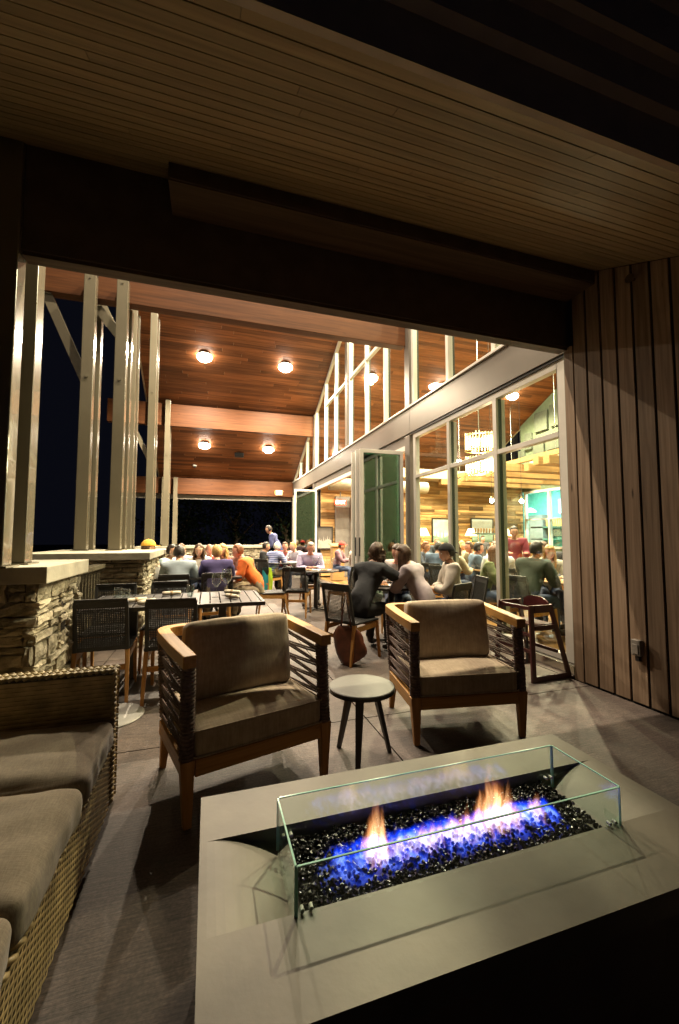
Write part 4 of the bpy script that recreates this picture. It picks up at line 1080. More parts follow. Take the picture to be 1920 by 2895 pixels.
# slatted black table and its four chairs
t = thing('slatted_table', 'long black slatted patio table laid with napkins and glasses', 'table', (-.22, 4.19, 0))
TZ1 = .725
mb = MB().box(-.765, .72, -.415, -.385, TZ1 - .035, TZ1).box(-.765, .72, .385, .415, TZ1 - .035, TZ1).box(-.765, -.735, -.384, .384, TZ1 - .035, TZ1).box(.69, .72, -.384, .384, TZ1 - .035, TZ1)
mb.build('top_frame', M_alu, t, bevel=.003)
for k in range(16):
    x = -.732 + k * .0888; MB().box(x + .004, x + .083, -.383, .383, TZ1 - .016, TZ1 - .002).build('slat', M_alu, t, bevel=.002)
mb = MB().bar((-.72, 0, TZ1 - .05), (.66, 0, TZ1 - .05), .05, .03); mb.build('under_rail', M_alu, t)
for x in (-.42, .36):
    MB().bar((x, 0, .03), (x, 0, TZ1 - .066), .07).build('pedestal', M_alu, t, bevel=.004)
    MB().bar((x, -.30, .016), (x, .30, .016), .06, .03).build('foot', M_alu, t, bevel=.004)
chair(-.80, 3.93, 92, 'woven chair nearest the big stone pier on the near side of the slatted table')
chair(-.26, 3.80, 88, 'woven chair behind the left armchair on the near side of the slatted table')
chair(-.90, 4.52, -90, 'woven chair on the far side of the slatted table before the second pier')
chair(-.40, 4.62, -92, 'woven chair on the far side of the slatted table below the grey shirt man')

# glassware and napkins, generic
def wine_glass(x, y, z, label, s=1.0, grp='stemmed wine glasses'):
    t = thing('wine_glass', label, 'glass', (x, y, z), 0, grp)
    MB().lathe([(.033 * s, 0), (.033 * s, .002), (.004 * s, .006), (.0035 * s, .07 * s), (.012 * s, .08 * s)], n=16).build('stem', M_bglass, t, smooth=True)
    MB().lathe([(.012 * s, .0), (.034 * s, .03 * s), (.036 * s, .06 * s), (.028 * s, .10 * s), (.0265 * s, .10 * s), (.0345 * s, .06 * s), (.032 * s, .032 * s), (.008 * s, .004 * s)], (0, 0, .08 * s), 16).build('bowl', M_bglass, t, smooth=True)
    return t
def tumbler(x, y, z, label, grp='water tumblers'):
    t = thing('tumbler', label, 'glass', (x, y, z), 0, grp)
    MB().lathe([(.028, 0), (.036, .06), (.033, .115), (.031, .115), (.034, .06), (.026, .006)], n=16).build('vessel', M_bglass, t, smooth=True)
    MB().lathe([(.026, .007), (.0325, .058), (.0335, .06)], n=16).build('water', glass('water', (.9, .95, .95), 1, 1.33) if 'water' not in MATS else MATS['water'], t, smooth=True)
    return t
def napkin(x, y, z, deg, label):
    t = thing('napkin_roll', label, 'napkin', (x, y, z), R(deg), 'rolled cream napkins')
    MB().tube([(-.085, 0, .021), (-.05, .002, .021), (.05, -.002, .021), (.085, 0, .021)], [.018, .0205, .0205, .019], 12).build('roll', M_napkin, t, smooth=True)
    MB().tube([(-.012, 0, .021), (.012, 0, .021)], .0222, 12).build('paper_band', plain('kraft band', (.45, .32, .18), .8) if 'kraft band' not in MATS else MATS['kraft band'], t, smooth=True)
for a in ((-.60, 4.05, 25, 'pair nearest the left chair, upper'), (-.50, 3.93, 50, 'pair nearest the left chair, lower'), (-.34, 4.44, 10, 'beside the tumbler at the table middle'), (.24, 4.36, -35, 'near the right end, upper'), (.22, 4.05, -55, 'right end with brown band')):
    napkin(a[0], a[1], TZ1 + .001, a[2], 'rolled cream napkin on the slatted table, ' + a[3])
tumbler(-.79, 4.28, TZ1, 'water tumbler at the left end of the slatted table'); tumbler(-.70, 4.14, TZ1, 'water tumbler beside the left napkins'); tumbler(-.16, 4.30, TZ1, 'water tumbler in the middle of the slatted table')
wine_glass(.08, 4.18, TZ1, 'wine glass standing left of the right napkins', 1.25); wine_glass(.18, 4.28, TZ1, 'taller wine glass between the right napkins', 1.45)

def round_table(x, y, r, label, z=.72, n_legs=1, mtl=None, rect=None):
    t = thing('dining_table', label, 'table', (x, y, 0))
    if rect: MB().box(-rect[0], rect[0], -rect[1], rect[1], z - .03, z).build('table_top', mtl or M_alu, t, bevel=.006)
    else: MB().lathe([(r - .01, z - .028), (r, z - .022), (r, z - .006), (r - .006, z)], n=44).build('table_top', mtl or M_alu, t)
    offs = [(0, 0)] if not rect else [(-rect[0] * .55, 0), (rect[0] * .55, 0)]
    for k_, l_ in offs:
        MB().tube([(k_, l_, .02), (k_, l_, z - .03)], .04, 14).build('pedestal', M_charcoal, t, smooth=True)
        mb = MB(); 
        for a in (45, 135, 225, 315): mb.bar((k_, l_, .035), (k_ + .27 * math.cos(R(a)), l_ + .27 * math.sin(R(a)), .014), .05, .03, w2=.035, h2=.02)
        mb.build('foot', M_charcoal, t)
    return t
def plate(x, y, z, label, r=.12, food=True):
    t = thing('plate', label, 'plate', (x, y, z), 0, 'plates of food')
    MB().lathe([(r * .6, 0), (r, .012), (r * .98, .015), (r * .62, .005)], n=24).build('dish', M_plate, t, smooth=True)
    if food:
        mb = MB()
        for q in range(7):
            a = random.uniform(0, 6.3); d = random.uniform(0, r * .5); mb.sphere((d * math.cos(a), d * math.sin(a), .016), (random.uniform(.015, .035), random.uniform(.015, .03), .012), 8, 5)
        mb.build('food', M_food, t, smooth=True)

# ============================================================ PEOPLE
def skin_m(n, c): return plain(n, c, .5, var=.08, nscale=12, bump=.1, bscale=60)
M_skin = [skin_m('skin fair', (.55, .32, .22)), skin_m('skin tan', (.45, .25, .16)), skin_m('skin ruddy', (.55, .27, .19))]
def cloth(c): 
    k = 'cloth %.2f %.2f %.2f' % c
    return MATS[k] if k in MATS else plain(k, c, .9, var=.25, nscale=7, bump=.7, bscale=18)
def stripes(name, c1, c2, sc=55, axis='z'):
    m, nt, b = mat(name); L = nt.links.new; tc = N(nt, 'ShaderNodeTexCoord')
    wv = N(nt, 'ShaderNodeTexWave', Scale=sc, bands_direction='Z'); wv.inputs['Distortion'].default_value = .8
    L(tc.outputs['Object'], wv.inputs['Vector']); r = ramp(nt, [(.45, c1), (.55, c2)]); L(wv.outputs[0], r.inputs[0]); L(r.outputs[0], b.inputs['Base Color']); b.inputs['Roughness'].default_value = .9
    return m
M_stripe = stripes('blue white stripes', (.08, .10, .30), (.45, .50, .72), 7)
M_check = stripes('grey blue weave', (.22, .26, .32), (.38, .44, .50), 22)
M_plaid2 = stripes('red check', (.30, .06, .05), (.50, .42, .36), 16); M_fine = stripes('fine blue stripes', (.30, .36, .50), (.56, .58, .62), 30)
M_jean = cloth((.05, .07, .13)); M_khaki = cloth((.34, .27, .18)); M_blackc = cloth((.02, .02, .022)); M_shoe = plain('shoe', (.03, .02, .015), .5)
M_eyew = plain('eye white', (.7, .68, .64), .2, bump=0); M_eyed = plain('eye dark', (.03, .02, .015), .15, bump=0); M_lip = plain('lip', (.42, .16, .13), .45, bump=0)
HAIR = {'brown': plain('brown hair', (.07, .035, .016), .55, var=.5, nscale=50, bump=.8, bscale=90), 'dark': plain('dark hair', (.02, .013, .01), .5, var=.4, nscale=50, bump=.8, bscale=90),
        'blond': plain('blond hair', (.50, .31, .11), .5, var=.35, nscale=50, bump=.8, bscale=90), 'grey': plain('grey hair', (.42, .39, .35), .6, var=.3, nscale=50, bump=.8, bscale=90),
        'red': plain('red brown hair', (.20, .07, .025), .5, var=.4, nscale=50, bump=.8, bscale=90), 'white': plain('white hair', (.62, .58, .5), .6, var=.2, nscale=50, bump=.8, bscale=90)}
def lerp(a, b, f): return a + (b - a) * f
def skin_mesh(V, E, rad, root=0):
    me = bpy.data.meshes.new('sk'); me.from_pydata([tuple(v) for v in V], E, []); o = bpy.data.objects.new('sk', me); COL.objects.link(o)
    md = o.modifiers.new('s', 'SKIN'); md.use_smooth_shade = True
    for i, sv in enumerate(me.skin_vertices[0].data): sv.radius = (rad[i], rad[i]) if not isinstance(rad[i], tuple) else rad[i]; sv.use_root = (i == root)
    sb = o.modifiers.new('b', 'SUBSURF'); sb.levels = 2; sb.render_levels = 2
    dg = bpy.context.evaluated_depsgraph_get(); dg.update()
    m2 = bpy.data.meshes.new_from_object(o.evaluated_get(dg)); bpy.data.objects.remove(o); bpy.data.meshes.remove(me)
    return m2
def person(x, y, deg, label, shirt, pants=None, hair='brown', style='short', skin=0, lean=.12, arms='table', sleeve='long', yaw=0, nod=0, s=.93, pose='sit', cap=None, group=None, seat=.43, collar=None, side=0, apex=None):
    """local +y is forward; deg is the facing direction (0 = +x, 90 = +y)"""
    pants = pants or M_jean
    t = thing('person', label, 'person', (x, y, 0), R(deg - 90), group)
    hz = seat + .075 if pose == 'sit' else .90
    chest = Vector((side * .4, lean * 1.0, hz + .42)); neck = Vector((side * .5, lean * 1.25, hz + .525)); hd = Vector((side * .55, lean * 1.4 + .02, hz + .575))
    V = []; E = []; rad = []; lab = []
    def add(p, r, l, par=None):
        V.append(Vector(p)); rad.append(r); lab.append(l)
        if par is not None: E.append((par, len(V) - 1))
        return len(V) - 1
    fem = style in ('long', 'curly')
    k_ = .88 if fem else 1.0
    pel = add((0, 0, hz + .02), (.145 * k_, .115), 'sh' if pose != 'sit' else 'sh')
    wa = add((side * .15, lean * .35, hz + .18), (.155 * k_, .12), 'sh', pel)
    ch = add(chest - Vector((0, 0, .07)), (.165 * k_, .115), 'sh', wa)
    ut = add(chest + Vector((0, .0, .04)), (.15 * k_, .095), 'sh', ch)
    nk = add(neck - Vector((0, .004, .012)), .068, 'sh', ut); n1 = add(neck + Vector((0, .004, .012)), .056, 'sk', nk); n2 = add(hd, .055, 'sk', n1)
    shw = .195 * k_
    AR = {'table': ((.24, .20, hz + .20), (.10, .40, hz + .26)), 'lap': ((.24, .06, hz + .16), (.12, .28, hz + .11)), 'crossed': ((.25, .12, hz + .20), (-.04, .26, hz + .22)),
          'chin': ((.20, .26, hz + .25), (.06, .24, hz + .46)), 'reach': ((.30, .28, hz + .36), (.26, .56, hz + .32)), 'down': ((.22, .02, hz + .17), (.23, .10, hz - .06)), 'tray': ((.22, .12, hz + .2), (.16, .38, hz + .24))}
    hands = []
    am = arms if isinstance(arms, tuple) else (arms, arms)
    for sx, a in ((-1, am[0]), (1, am[1])):
        el, wr = AR[a]
        s0 = add(chest + Vector((sx * shw, 0, .045)), .080 * k_, 'sh', ut)
        e0 = V[s0] + (Vector((sx * el[0] + side * .3, el[1] + lean * .5, el[2])) - V[s0]).normalized() * .285
        e1 = add(e0, .064, 'sh' if sleeve != 'none' else 'sk', s0)
        wt = Vector((sx * wr[0] + side * .3, wr[1] + lean * .5, wr[2])); w0 = V[e1] + (wt - V[e1]).normalized() * .245
        md = add(V[e1].lerp(w0, .5), .056 if sleeve == 'long' else .040, 'sh' if sleeve == 'long' else 'sk', e1)
        w1 = add(w0, .036 if sleeve == 'long' else .028, 'sh' if sleeve == 'long' else 'sk', md)
        hands.append((V[w1].copy(), (w0 - V[e1]).normalized(), sx))
    for sx in (-1, 1):
        h0 = add((sx * .09, .02, hz - .005 if pose == 'sit' else hz - .05), .088, 'pa', pel)
        if pose == 'sit': kn = add((sx * .12, .43, hz - .0), .062, 'pa', h0); an = add((sx * .13, .40 + .03, .10), .042, 'pa', kn)
        else: kn = add((sx * .10, .03, .48), .062, 'pa', h0); an = add((sx * .10, 0, .10), .042, 'pa', kn)
        to = add(V[an] + Vector((sx * .02, .03, -.045)), .042, 'fo', an); tt = add(V[an] + Vector((sx * .035, .15, -.065)), .034, 'fo', to)
    me = skin_mesh(V, E, rad)
    # zones by nearest bone
    zi = {'sh': 0, 'sk': 1, 'pa': 2, 'fo': 3}
    A = np.array([V[a] for a, b in E]); B = np.array([V[b] for a, b in E]); LB = [zi[lab[b]] for a, b in E]
    pc = np.zeros(len(me.polygons) * 3); me.polygons.foreach_get('center', pc); pc = pc.reshape(-1, 3)
    AB = B - A; tt_ = np.clip(((pc[:, None] - A) * AB).sum(2) / np.maximum((AB ** 2).sum(1), 1e-9), 0, 1)
    dd = np.linalg.norm(pc[:, None] - (A + tt_[..., None] * AB), axis=2); idx = np.array(LB)[dd.argmin(1)]
    if sleeve == 'short':
        pass
    zone = {}
    for p_, z_ in zip(me.polygons, idx):
        for vi in p_.vertices: zone.setdefault(vi, set()).add(int(z_))
    sd_ = random.uniform(0, 90)
    for v in me.vertices:            # cloth folds
        if zone.get(v.index, {1}) <= {0, 2}:
            c = v.co; fo_ = noise.noise(Vector((c.x * 9 + sd_, c.y * 9, c.z * 17))) + .6 * noise.noise(Vector((c.x * 22, c.y * 22 + sd_, c.z * 30)))
            fo2 = noise.noise(Vector((c.x * 5 + sd_, c.y * 5 + c.z * 9, c.z * 4 - c.x * 8))); v.co = c + v.normal * (.013 * fo_ + .014 * abs(fo2) + .004)
    verts = [tuple(v.co) for v in me.vertices]; faces = [tuple(p.vertices) for p in me.polygons]
    mb = MB(); mb.add(verts, faces); mb.m = [int(i) for i in idx]; bpy.data.meshes.remove(me)
    # head
    HM = Matrix.Translation(hd + Vector((0, .025, .075))) @ Euler((R(nod), 0, R(yaw))).to_matrix().to_4x4()
    def headf(p):
        x, y, z = p.x / .073, p.y / .092, p.z / .112
        if z < 0:
            kx = 1 - .34 * (-z) ** 1.5; p = Vector((p.x * kx, p.y * (1 - .18 * (-z)) + .010 * (-z), p.z))
        if y > .3 and abs(x) < .6:
            p.y -= .006 * (1 - abs(x)) * max(0, 1 - abs(z + .05) * 5)        # eye hollow
            p.y += .020 * max(0, 1 - abs(x) * 4.5) * max(0, 1 - abs(z + .22) * 4.2)   # nose
            p.y += .007 * max(0, 1 - abs(x) * 2.2) * max(0, 1 - abs(z + .50) * 6)     # lips
            p.y += .010 * max(0, 1 - abs(x) * 2) * max(0, 1 - abs(z + .86) * 5)       # chin
        return p
    def addT(mb2, mi):
        o = [tuple(HM @ Vector(v)) for v in mb2.v]; mb.add(o, mb2.f, mi)
    addT(MB().sphere((0, 0, 0), (.073, .092, .112), 22, 20, f=headf), 1)
    for sx in (-1, 1):
        addT(MB().sphere((sx * .073, -.006, -.012), (.010, .020, .030), 8, 6), 1)
        addT(MB().sphere((sx * .029, .076, -.004), (.013, .009, .009), 8, 6), 4)
        addT(MB().sphere((sx * .029, .0845, -.004), (.0055, .003, .0055), 6, 4), 5)
        addT(MB().box(sx * .029 - .015, sx * .029 + .015, .078, .0865, .012, .017), 7)
    addT(MB().sphere((0, .087, -.056), (.021, .007, .0065), 8, 6), 6)
    # hands with five fingers
    for wpos, d, sx in hands:
        d = d.normalized(); up = Vector((0, 0, 1)); sd = d.cross(up).normalized(); un = sd.cross(d).normalized()
        c = wpos + d * .045
        def hf(p, d=d, sd=sd, un=un): return sd * p.x + d * p.y + un * p.z
        mb.sphere(c, (.036, .047, .016), 10, 6, 1, f=hf)
        for q, (ofs, ln) in enumerate(((-.027, .052), (-.009, .062), (.009, .066), (.026, .058))):
            b0 = c + sd * ofs + d * .035; mb.tube([b0, b0 + d * ln * .5 - un * .004, b0 + d * ln * .8 - un * .02, b0 + d * ln * .85 - un * .034], [.0085, .008, .007, .005], 6, 1)
        b0 = c - sd * sx * .03 - d * .01; mb.tube([b0, b0 - sd * sx * .022 + d * .02, b0 - sd * sx * .026 + d * .045 - un * .006], [.0105, .0095, .006], 6, 1)
    body = mb.build('body', [shirt, M_skin[skin], pants, M_shoe, M_eyew, M_eyed, M_lip, HAIR[hair if hair in HAIR else 'brown']], t, smooth=True)
    # hair
    hb = MB(); seed = random.uniform(0, 50)
    long_ = style in ('long', 'curly'); amp = .012 if style == 'curly' else .006
    def hairf(p):
        x, y, z = p.x, p.y, p.z
        n_ = (noise.noise(Vector((x * 34 + seed, y * 34, z * 9))) + .5 * noise.noise(Vector((x * 90, y * 90 + seed, z * 20)))) * amp * 1.5
        front = y > .015 and z < (.055 if not long_ else .05)
        if front: p = p * .80
        low = -.055 if not long_ else -.30
        if z < low and not long_: p = p * .8
        return p * (1 + n_ / .1)
    if style != 'bald':
        hb.sphere((0, -.008, .012), (.086, .103, .118), 32, 20, f=hairf)
        if style == 'bun': hb.sphere((0, -.11, .06), (.035, .035, .035), 10, 8, f=hairf)
        if long_:
            # hanging mass: rows of a half-cylinder from crown level down past the shoulders
            rows = 14; n = 30; L0 = .34 if style == 'long' else .26
            for side_ in (0,):
                o = len(hb.v)
                for i in range(rows + 1):
                    f = i / rows; z = .03 - L0 * f * (1 + .18 * noise.noise(Vector((seed, f * 2, 7)))); rx = .086 + (.028 if style == 'curly' else .016) * math.sin(f * 2.4) - .02 * f * f; ry = .100 + .01 * math.sin(f * 3)
                    for k in range(n + 1):
                        a = R(160 + 220 * k / n) if style == 'long' else R(150 + 240 * k / n)
                        nn = noise.noise(Vector((k * .75 + seed, f * (2.2 if style == 'long' else 9), seed))) * amp * 2.6
                        hb.v.append(((rx + nn) * math.cos(a), (ry + nn) * math.sin(a) * (1 - .25 * f) - .004, z))
                        hb.v.append(((rx + nn - .025) * math.cos(a), (ry + nn - .03) * math.sin(a) * (1 - .25 * f) - .004, z))
                W_ = 2 * (n + 1)
                for i in range(rows):
                    for k in range(n):
                        a = o + i * W_ + 2 * k; hb.f += [(a, a + 2, a + W_ + 2, a + W_), (a + 1, a + W_ + 1, a + W_ + 3, a + 3)]
                    a = o + i * W_; hb.f += [(a, a + W_, a + W_ + 1, a + 1)]; a = o + i * W_ + 2 * n; hb.f += [(a, a + 1, a + W_ + 1, a + W_)]
                for k in range(n):
                    a = o + rows * W_ + 2 * k; hb.f.append((a, a + 2, a + 3, a + 1))
        hb.v = [tuple(HM @ Vector(v)) for v in hb.v]; hb.m = [0] * len(hb.f)
        hb.build('hair', HAIR[hair], t, smooth=True)
    if cap:
        cb = MB(); cm, back = cap
        def capf(p): return Vector((p.x, p.y, max(p.z, -.002)))
        cb.sphere((0, -.006, .035), (.089, .107, .098), 20, 14, f=capf)
        d = -1 if back else 1
        vs = []; n = 10
        for i in range(n + 1):
            a = R(-55 + 110 * i / n); vs.append((.075 * math.sin(a), d * (.085 * math.cos(a)) - .006, .040)); 
        for i in range(n + 1):
            a = R(-55 + 110 * i / n); vs.append((.082 * math.sin(a), d * (.10 + .07 * math.cos(a) ** 1.0) - .006, .030 if not back else -.0))
        base = len(vs); vs += [(x_, y_, z_ - .005) for x_, y_, z_ in vs]
        fs = [(i, i + 1, n + 2 + i, n + 1 + i) for i in range(n)] + [(base + n + 1 + i, base + n + 2 + i, base + i + 1, base + i) for i in range(n)] + [(n + 1 + i, n + 2 + i, base + n + 2 + i, base + n + 1 + i) for i in range(n)]
        cb.add(vs, fs); cb.sphere((0, -.006, .132), .008, 8, 5)
        cb.v = [tuple(HM @ Vector(v)) for v in cb.v]
        cb.build('cap', cm, t, smooth=True)
    if collar:
        mb = MB(); c0 = neck - Vector((0, 0, .005)); pts = [c0 + Vector((.066 * math.cos(a), .058 * math.sin(a), .0 + .012 * math.sin(a + 1.5))) for a in np.linspace(0, 2 * math.pi, 17)]
        mb.tube(pts, .017, 6, cap=False); mb.build('collar', collar, t, smooth=True)
    t.scale = (s, s, s)
    return t
# ---- nearest occupied table on the right (black round table)
TB = (2.18, 4.72)
round_table(TB[0], TB[1], .44, 'round black dining table of the four friends beside the glass wall', .715)
chair(1.50, 4.27, 32, 'woven chair with a brown bag hung from it and a dark jacketed diner')
chair(2.42, 3.98, 118, 'woven chair back just behind the right armchair')
chair(2.97, 4.42, 165, 'woven chair against the glass under the man in the cream jacket')
chair(2.55, 5.35, -115, 'woven chair of the man in the grey shirt by the folding doors')
person(1.60, 4.33, 34, 'brown haired diner in a dark jacket reaching across the round table', cloth((.025, .026, .03)), M_blackc, 'brown', 'curly', 0, .22, ('table', 'reach'), yaw=-5, s=.97, side=.05)
person(2.52, 5.20, -118, 'man in a pale grey shirt leaning over the round table', cloth((.42, .38, .38)), M_jean, 'brown', 'short', 2, .26, ('table', 'reach'), 'short', yaw=-20, nod=-14, s=.95)
person(2.40, 4.13, 125, 'woman with long brown hair in a lilac grey sweater leaning on her elbows', cloth((.36, .30, .32)), M_blackc, 'brown', 'long', 0, .24, 'chin', yaw=12, s=.95)
person(2.86, 4.37, 158, 'man with a backwards black cap and cream zip jacket, arms crossed', cloth((.46, .42, .36)), M_jean, 'dark', 'short', 1, .04, 'crossed', yaw=14, s=.96, cap=(cloth((.022, .02, .018)), True), collar=cloth((.12, .12, .09)))
plate(2.02, 4.62, .716, 'plate of food nearest the reaching diner'); plate(2.38, 4.60, .716, 'plate of food before the long haired woman'); plate(2.30, 4.98, .716, 'plate of food before the man in grey')
t = thing('water_bottle', 'clear glass water bottle with blue stopper on the friends table', 'bottle', (2.28, 4.70, .716))
MB().lathe([(.036, 0), (.038, .12), (.030, .17), (.013, .21), (.013, .255)], n=18).build('bottle_body', M_bglass, t, smooth=True)
MB().lathe([(.014, .255), (.017, .26), (.017, .285), (.01, .29)], n=12).build('stopper', plain('blue stopper', (.02, .12, .7), .4), t, smooth=True)
wine_glass(2.08, 4.86, .716, 'wine glass at the back of the friends table'); tumbler(2.12, 4.45, .716, 'tumbler at the near edge of the friends table')
for i, (a, b) in enumerate(((2.42, 4.82), (1.95, 4.80), (2.22, 4.42))): wine_glass(a, b, .716, ['wine glass near the man in grey', 'wine glass at the left rim of the friends table', 'wine glass at the near rim of the friends table'][i], 1.15)
# brown bag hung on the chair
t = thing('leather_bag', 'slouching brown leather bag hanging from the woven chair back', 'bag', (1.37, 4.08, .03), R(-42)); t.scale = (1.12, 1.1, 1.15)
mb = MB(); nu, nv = 20, 10; vs = []
for j in range(nv + 1):
    f = j / nv; w_ = .04 + .115 * math.sin(math.pi * min(1, .12 + .80 * f)) ** .8; d_ = lerp(.055, .02, f); z = .31 * f
    for i in range(nu):
        a = 2 * math.pi * i / nu; nn = noise.noise(Vector((math.cos(a) * 2, math.sin(a) * 2, f * 3))) * .022
        vs.append((( w_ + nn) * math.cos(a) + .09 * (1 - f) ** 1.5, (d_ + nn * .5) * math.sin(a), z + .06 * math.cos(a) * (1 - f)))
mb.add(vs, [(j * nu + i, j * nu + (i + 1) % nu, (j + 1) * nu + (i + 1) % nu, (j + 1) * nu + i) for j in range(nv) for i in range(nu)] + [tuple(range(nu))[::-1], tuple(nv * nu + i for i in range(nu))])
mb.build('pouch', M_leather, t, smooth=True)
MB().tube([(-.05, 0, .30), (-.03, -.012, .45), (.0, -.015, .60), (.03, -.012, .45), (.055, 0, .29)], .009, 6).build('strap', M_leather, t, smooth=True)
MB().bar((-.07, -.02, .27), (.07, -.02, .25), .012, .03).build('flap_trim', M_leather, t)

# ---- high chair
hc = thing('high_chair', 'dark cherry wooden high chair standing before the glass wall', 'high chair', (2.98, 3.30, 0), R(2))
HZ = .675
for y in (-.24, .24):
    mb = MB()
    yy = y
    mb.bar((-.19, yy, 0), (-.155, yy * .80, HZ), .05, .022, up=(0, 1, 0))
    mb.build('leg', M_maroon, hc, bevel=.004)
    MB().bar((.235, yy, 0), (.07, yy * .80, HZ), .045, .022, up=(0, 1, 0)).build('leg', M_maroon, hc, bevel=.004)
    for a_, b_, h_ in (((-.165, yy, .028), (.205, yy, .028), .05), ((-.13, yy * .83, HZ - .035), (.06, yy * .83, HZ - .035), .07), ((-.14, yy * .88, .47), (.10, yy * .88, .47), .045)):
        MB().bar(a_, b_, .022, h_).build('side_rail', M_maroon, hc, bevel=.003)
for a_, b_ in (((-.155, -.185, HZ - .03), (-.155, .185, HZ - .03)), ((-.175, -.21, .26), (-.175, .21, .26)), ((.14, -.20, .24), (.14, .20, .24)), ((-.15, -.19, .40), (-.15, .19, .40))):
    MB().bar(a_, b_, .022, .032).build('stretcher', M_maroon, hc, bevel=.003)
MB().box(-.14, .10, -.19, .19, .485, .50).build('seat', M_maroon, hc, bevel=.004)
mb = MB(); n = 10; vs = []
for d in (0, .018):
    vs += [(.085 + d, -.15, HZ - .06)] + [(.088 + d, -.15 + .30 * i / n, HZ + .01 + .045 * math.sin(math.pi * i / n) ** .6) for i in range(n + 1)] + [(.085 + d, .15, HZ - .06)]
m_ = n + 3; mb.add(vs, [tuple(range(m_))[::-1], tuple(range(m_, 2 * m_))] + [(i, (i + 1) % m_, m_ + (i + 1) % m_, m_ + i) for i in range(m_)])
mb.build('backrest', M_maroon, hc)
MB().bar((-.02, 0, .484), (-.03, 0, .10), .02, .006).build('crotch_strap', M_dark, hc)

# ---- small round table straight ahead, with the dark chair
round_table(1.86, 7.25, .42, 'round dark dining table with bread and wine glasses in the middle of the patio', .715)
chair(1.43, 6.86, 68, 'empty woven chair in the middle of the patio')
chair(2.25, 6.75, 125, 'woven chair on the right of the middle table')
chair(1.95, 7.95, -95, 'woven chair of the man in lavender')
person(1.95, 8.15, -98, 'man in a lavender shirt leaning on the middle table', cloth((.46, .42, .62)), M_blackc, 'grey', 'short', 2, .20, 'table', nod=-16, s=.95)
plate(1.70, 7.15, .716, 'plate of bread on the middle table', .15); plate(1.95, 7.05, .716, 'wide plate of food on the middle table', .14)
for i, (a, b) in enumerate(((1.98, 7.42), (2.10, 7.32), (2.17, 7.20), (1.90, 7.5))): wine_glass(a, b, .716, ['wine glass at the far rim of the middle table', 'wine glass second from right on the middle table', 'wine glass at the right rim of the middle table', 'wine glass behind the plates on the middle table'][i], 1.15)

# ---- big group at the left (round table)
for x in (-.45, .18): round_table(x, 6.85, .5, ['left dining table of the large group', 'right dining table of the large group'][x > 0], .715, rect=(.31, .52))
chair(-.42, 6.05, 90, 'woven chair of the man in the grey checked shirt'); chair(.10, 6.14, 92, 'woven chair of the man in the navy shirt')
chair(1.0, 6.80, 178, 'woven chair of the man in the orange shirt'); chair(-1.02, 6.70, 5, 'woven chair of the diner with the yellow cap')
chair(-.45, 7.72, -90, 'woven chair on the far side of the large group, left'); chair(.05, 7.75, -90, 'woven chair on the far side of the large group, middle')
G = 'diners of the large group'
person(-.40, 6.22, 90, 'man in a grey checked shirt seen from behind', M_check, M_jean, 'dark', 'short', 1, .12, 'table', yaw=-10, group=G)
person(.13, 6.30, 92, 'broad man in a navy shirt with blond hair seen from behind', cloth((.07, .055, .16)), M_khaki, 'blond', 'short', 0, .14, 'table', yaw=10, group=G)
person(.83, 6.72, 160, 'man in a bright orange shirt leaning in from the right', cloth((.80, .17, .03)), M_khaki, 'red', 'short', 2, .28, 'table', 'short', yaw=10, group=G)
person(-1.05, 6.72, 25, 'diner in a yellow cap beside the second stone pier', cloth((.22, .17, .12)), M_jean, 'brown', 'short', 1, .12, ('table', 'chin'), 'short', yaw=-5, group=G, cap=(cloth((.80, .44, .06)), False), s=.99)
person(-.72, 7.30, -20, 'diner in a light blue shirt with dark hair', cloth((.45, .60, .62)), M_jean, 'dark', 'short', 1, .10, 'table', yaw=-5, group=G)
person(-.15, 7.72, -92, 'woman in a white top and grey cardigan facing the camera', cloth((.62, .58, .54)), M_jean, 'brown', 'curly', 0, .10, 'table', group=G)
person(.02, 8.05, -90, 'bald diner in a finely striped shirt behind the large group', M_fine, M_jean, 'grey', 'bald', 2, .08, 'table', group=G)
person(.62, 7.45, -140, 'grey haired diner in a red striped shirt right of the large group', M_plaid2, M_khaki, 'grey', 'short', 1, .10, 'table', group=G)
person(-.48, 7.95, -80, 'diner with reddish hair at the far side of the large group', cloth((.45, .38, .55)), M_jean, 'red', 'short', 2, .05, 'table', yaw=20, group=G)
person(.28, 7.72, -105, 'blond woman at the far right of the large group', cloth((.50, .10, .08)), M_jean, 'blond', 'curly', 0, .10, 'table', yaw=-10, group=G)
for i, (a, b) in enumerate(((-.62, 6.6), (-.3, 6.9), (.05, 6.75), (.32, 7.0))): wine_glass(a, b, .716, 'wine glass on the large group table, place %s' % ['by the yellow cap', 'in the centre left', 'before the navy shirt', 'at the far right'][i])
for i, (a, b) in enumerate(((-.42, 6.62), (.15, 6.6))): plate(a, b, .716, 'plate before the ' + ['checked shirt man', 'navy shirt man'][i])
t = thing('menu_card', 'white menu card standing on the large group table', 'menu', (-.70, 6.45, .716), R(20)); MB().box(-.05, .05, -.002, .002, 0, .16).build('card', M_plate, t)

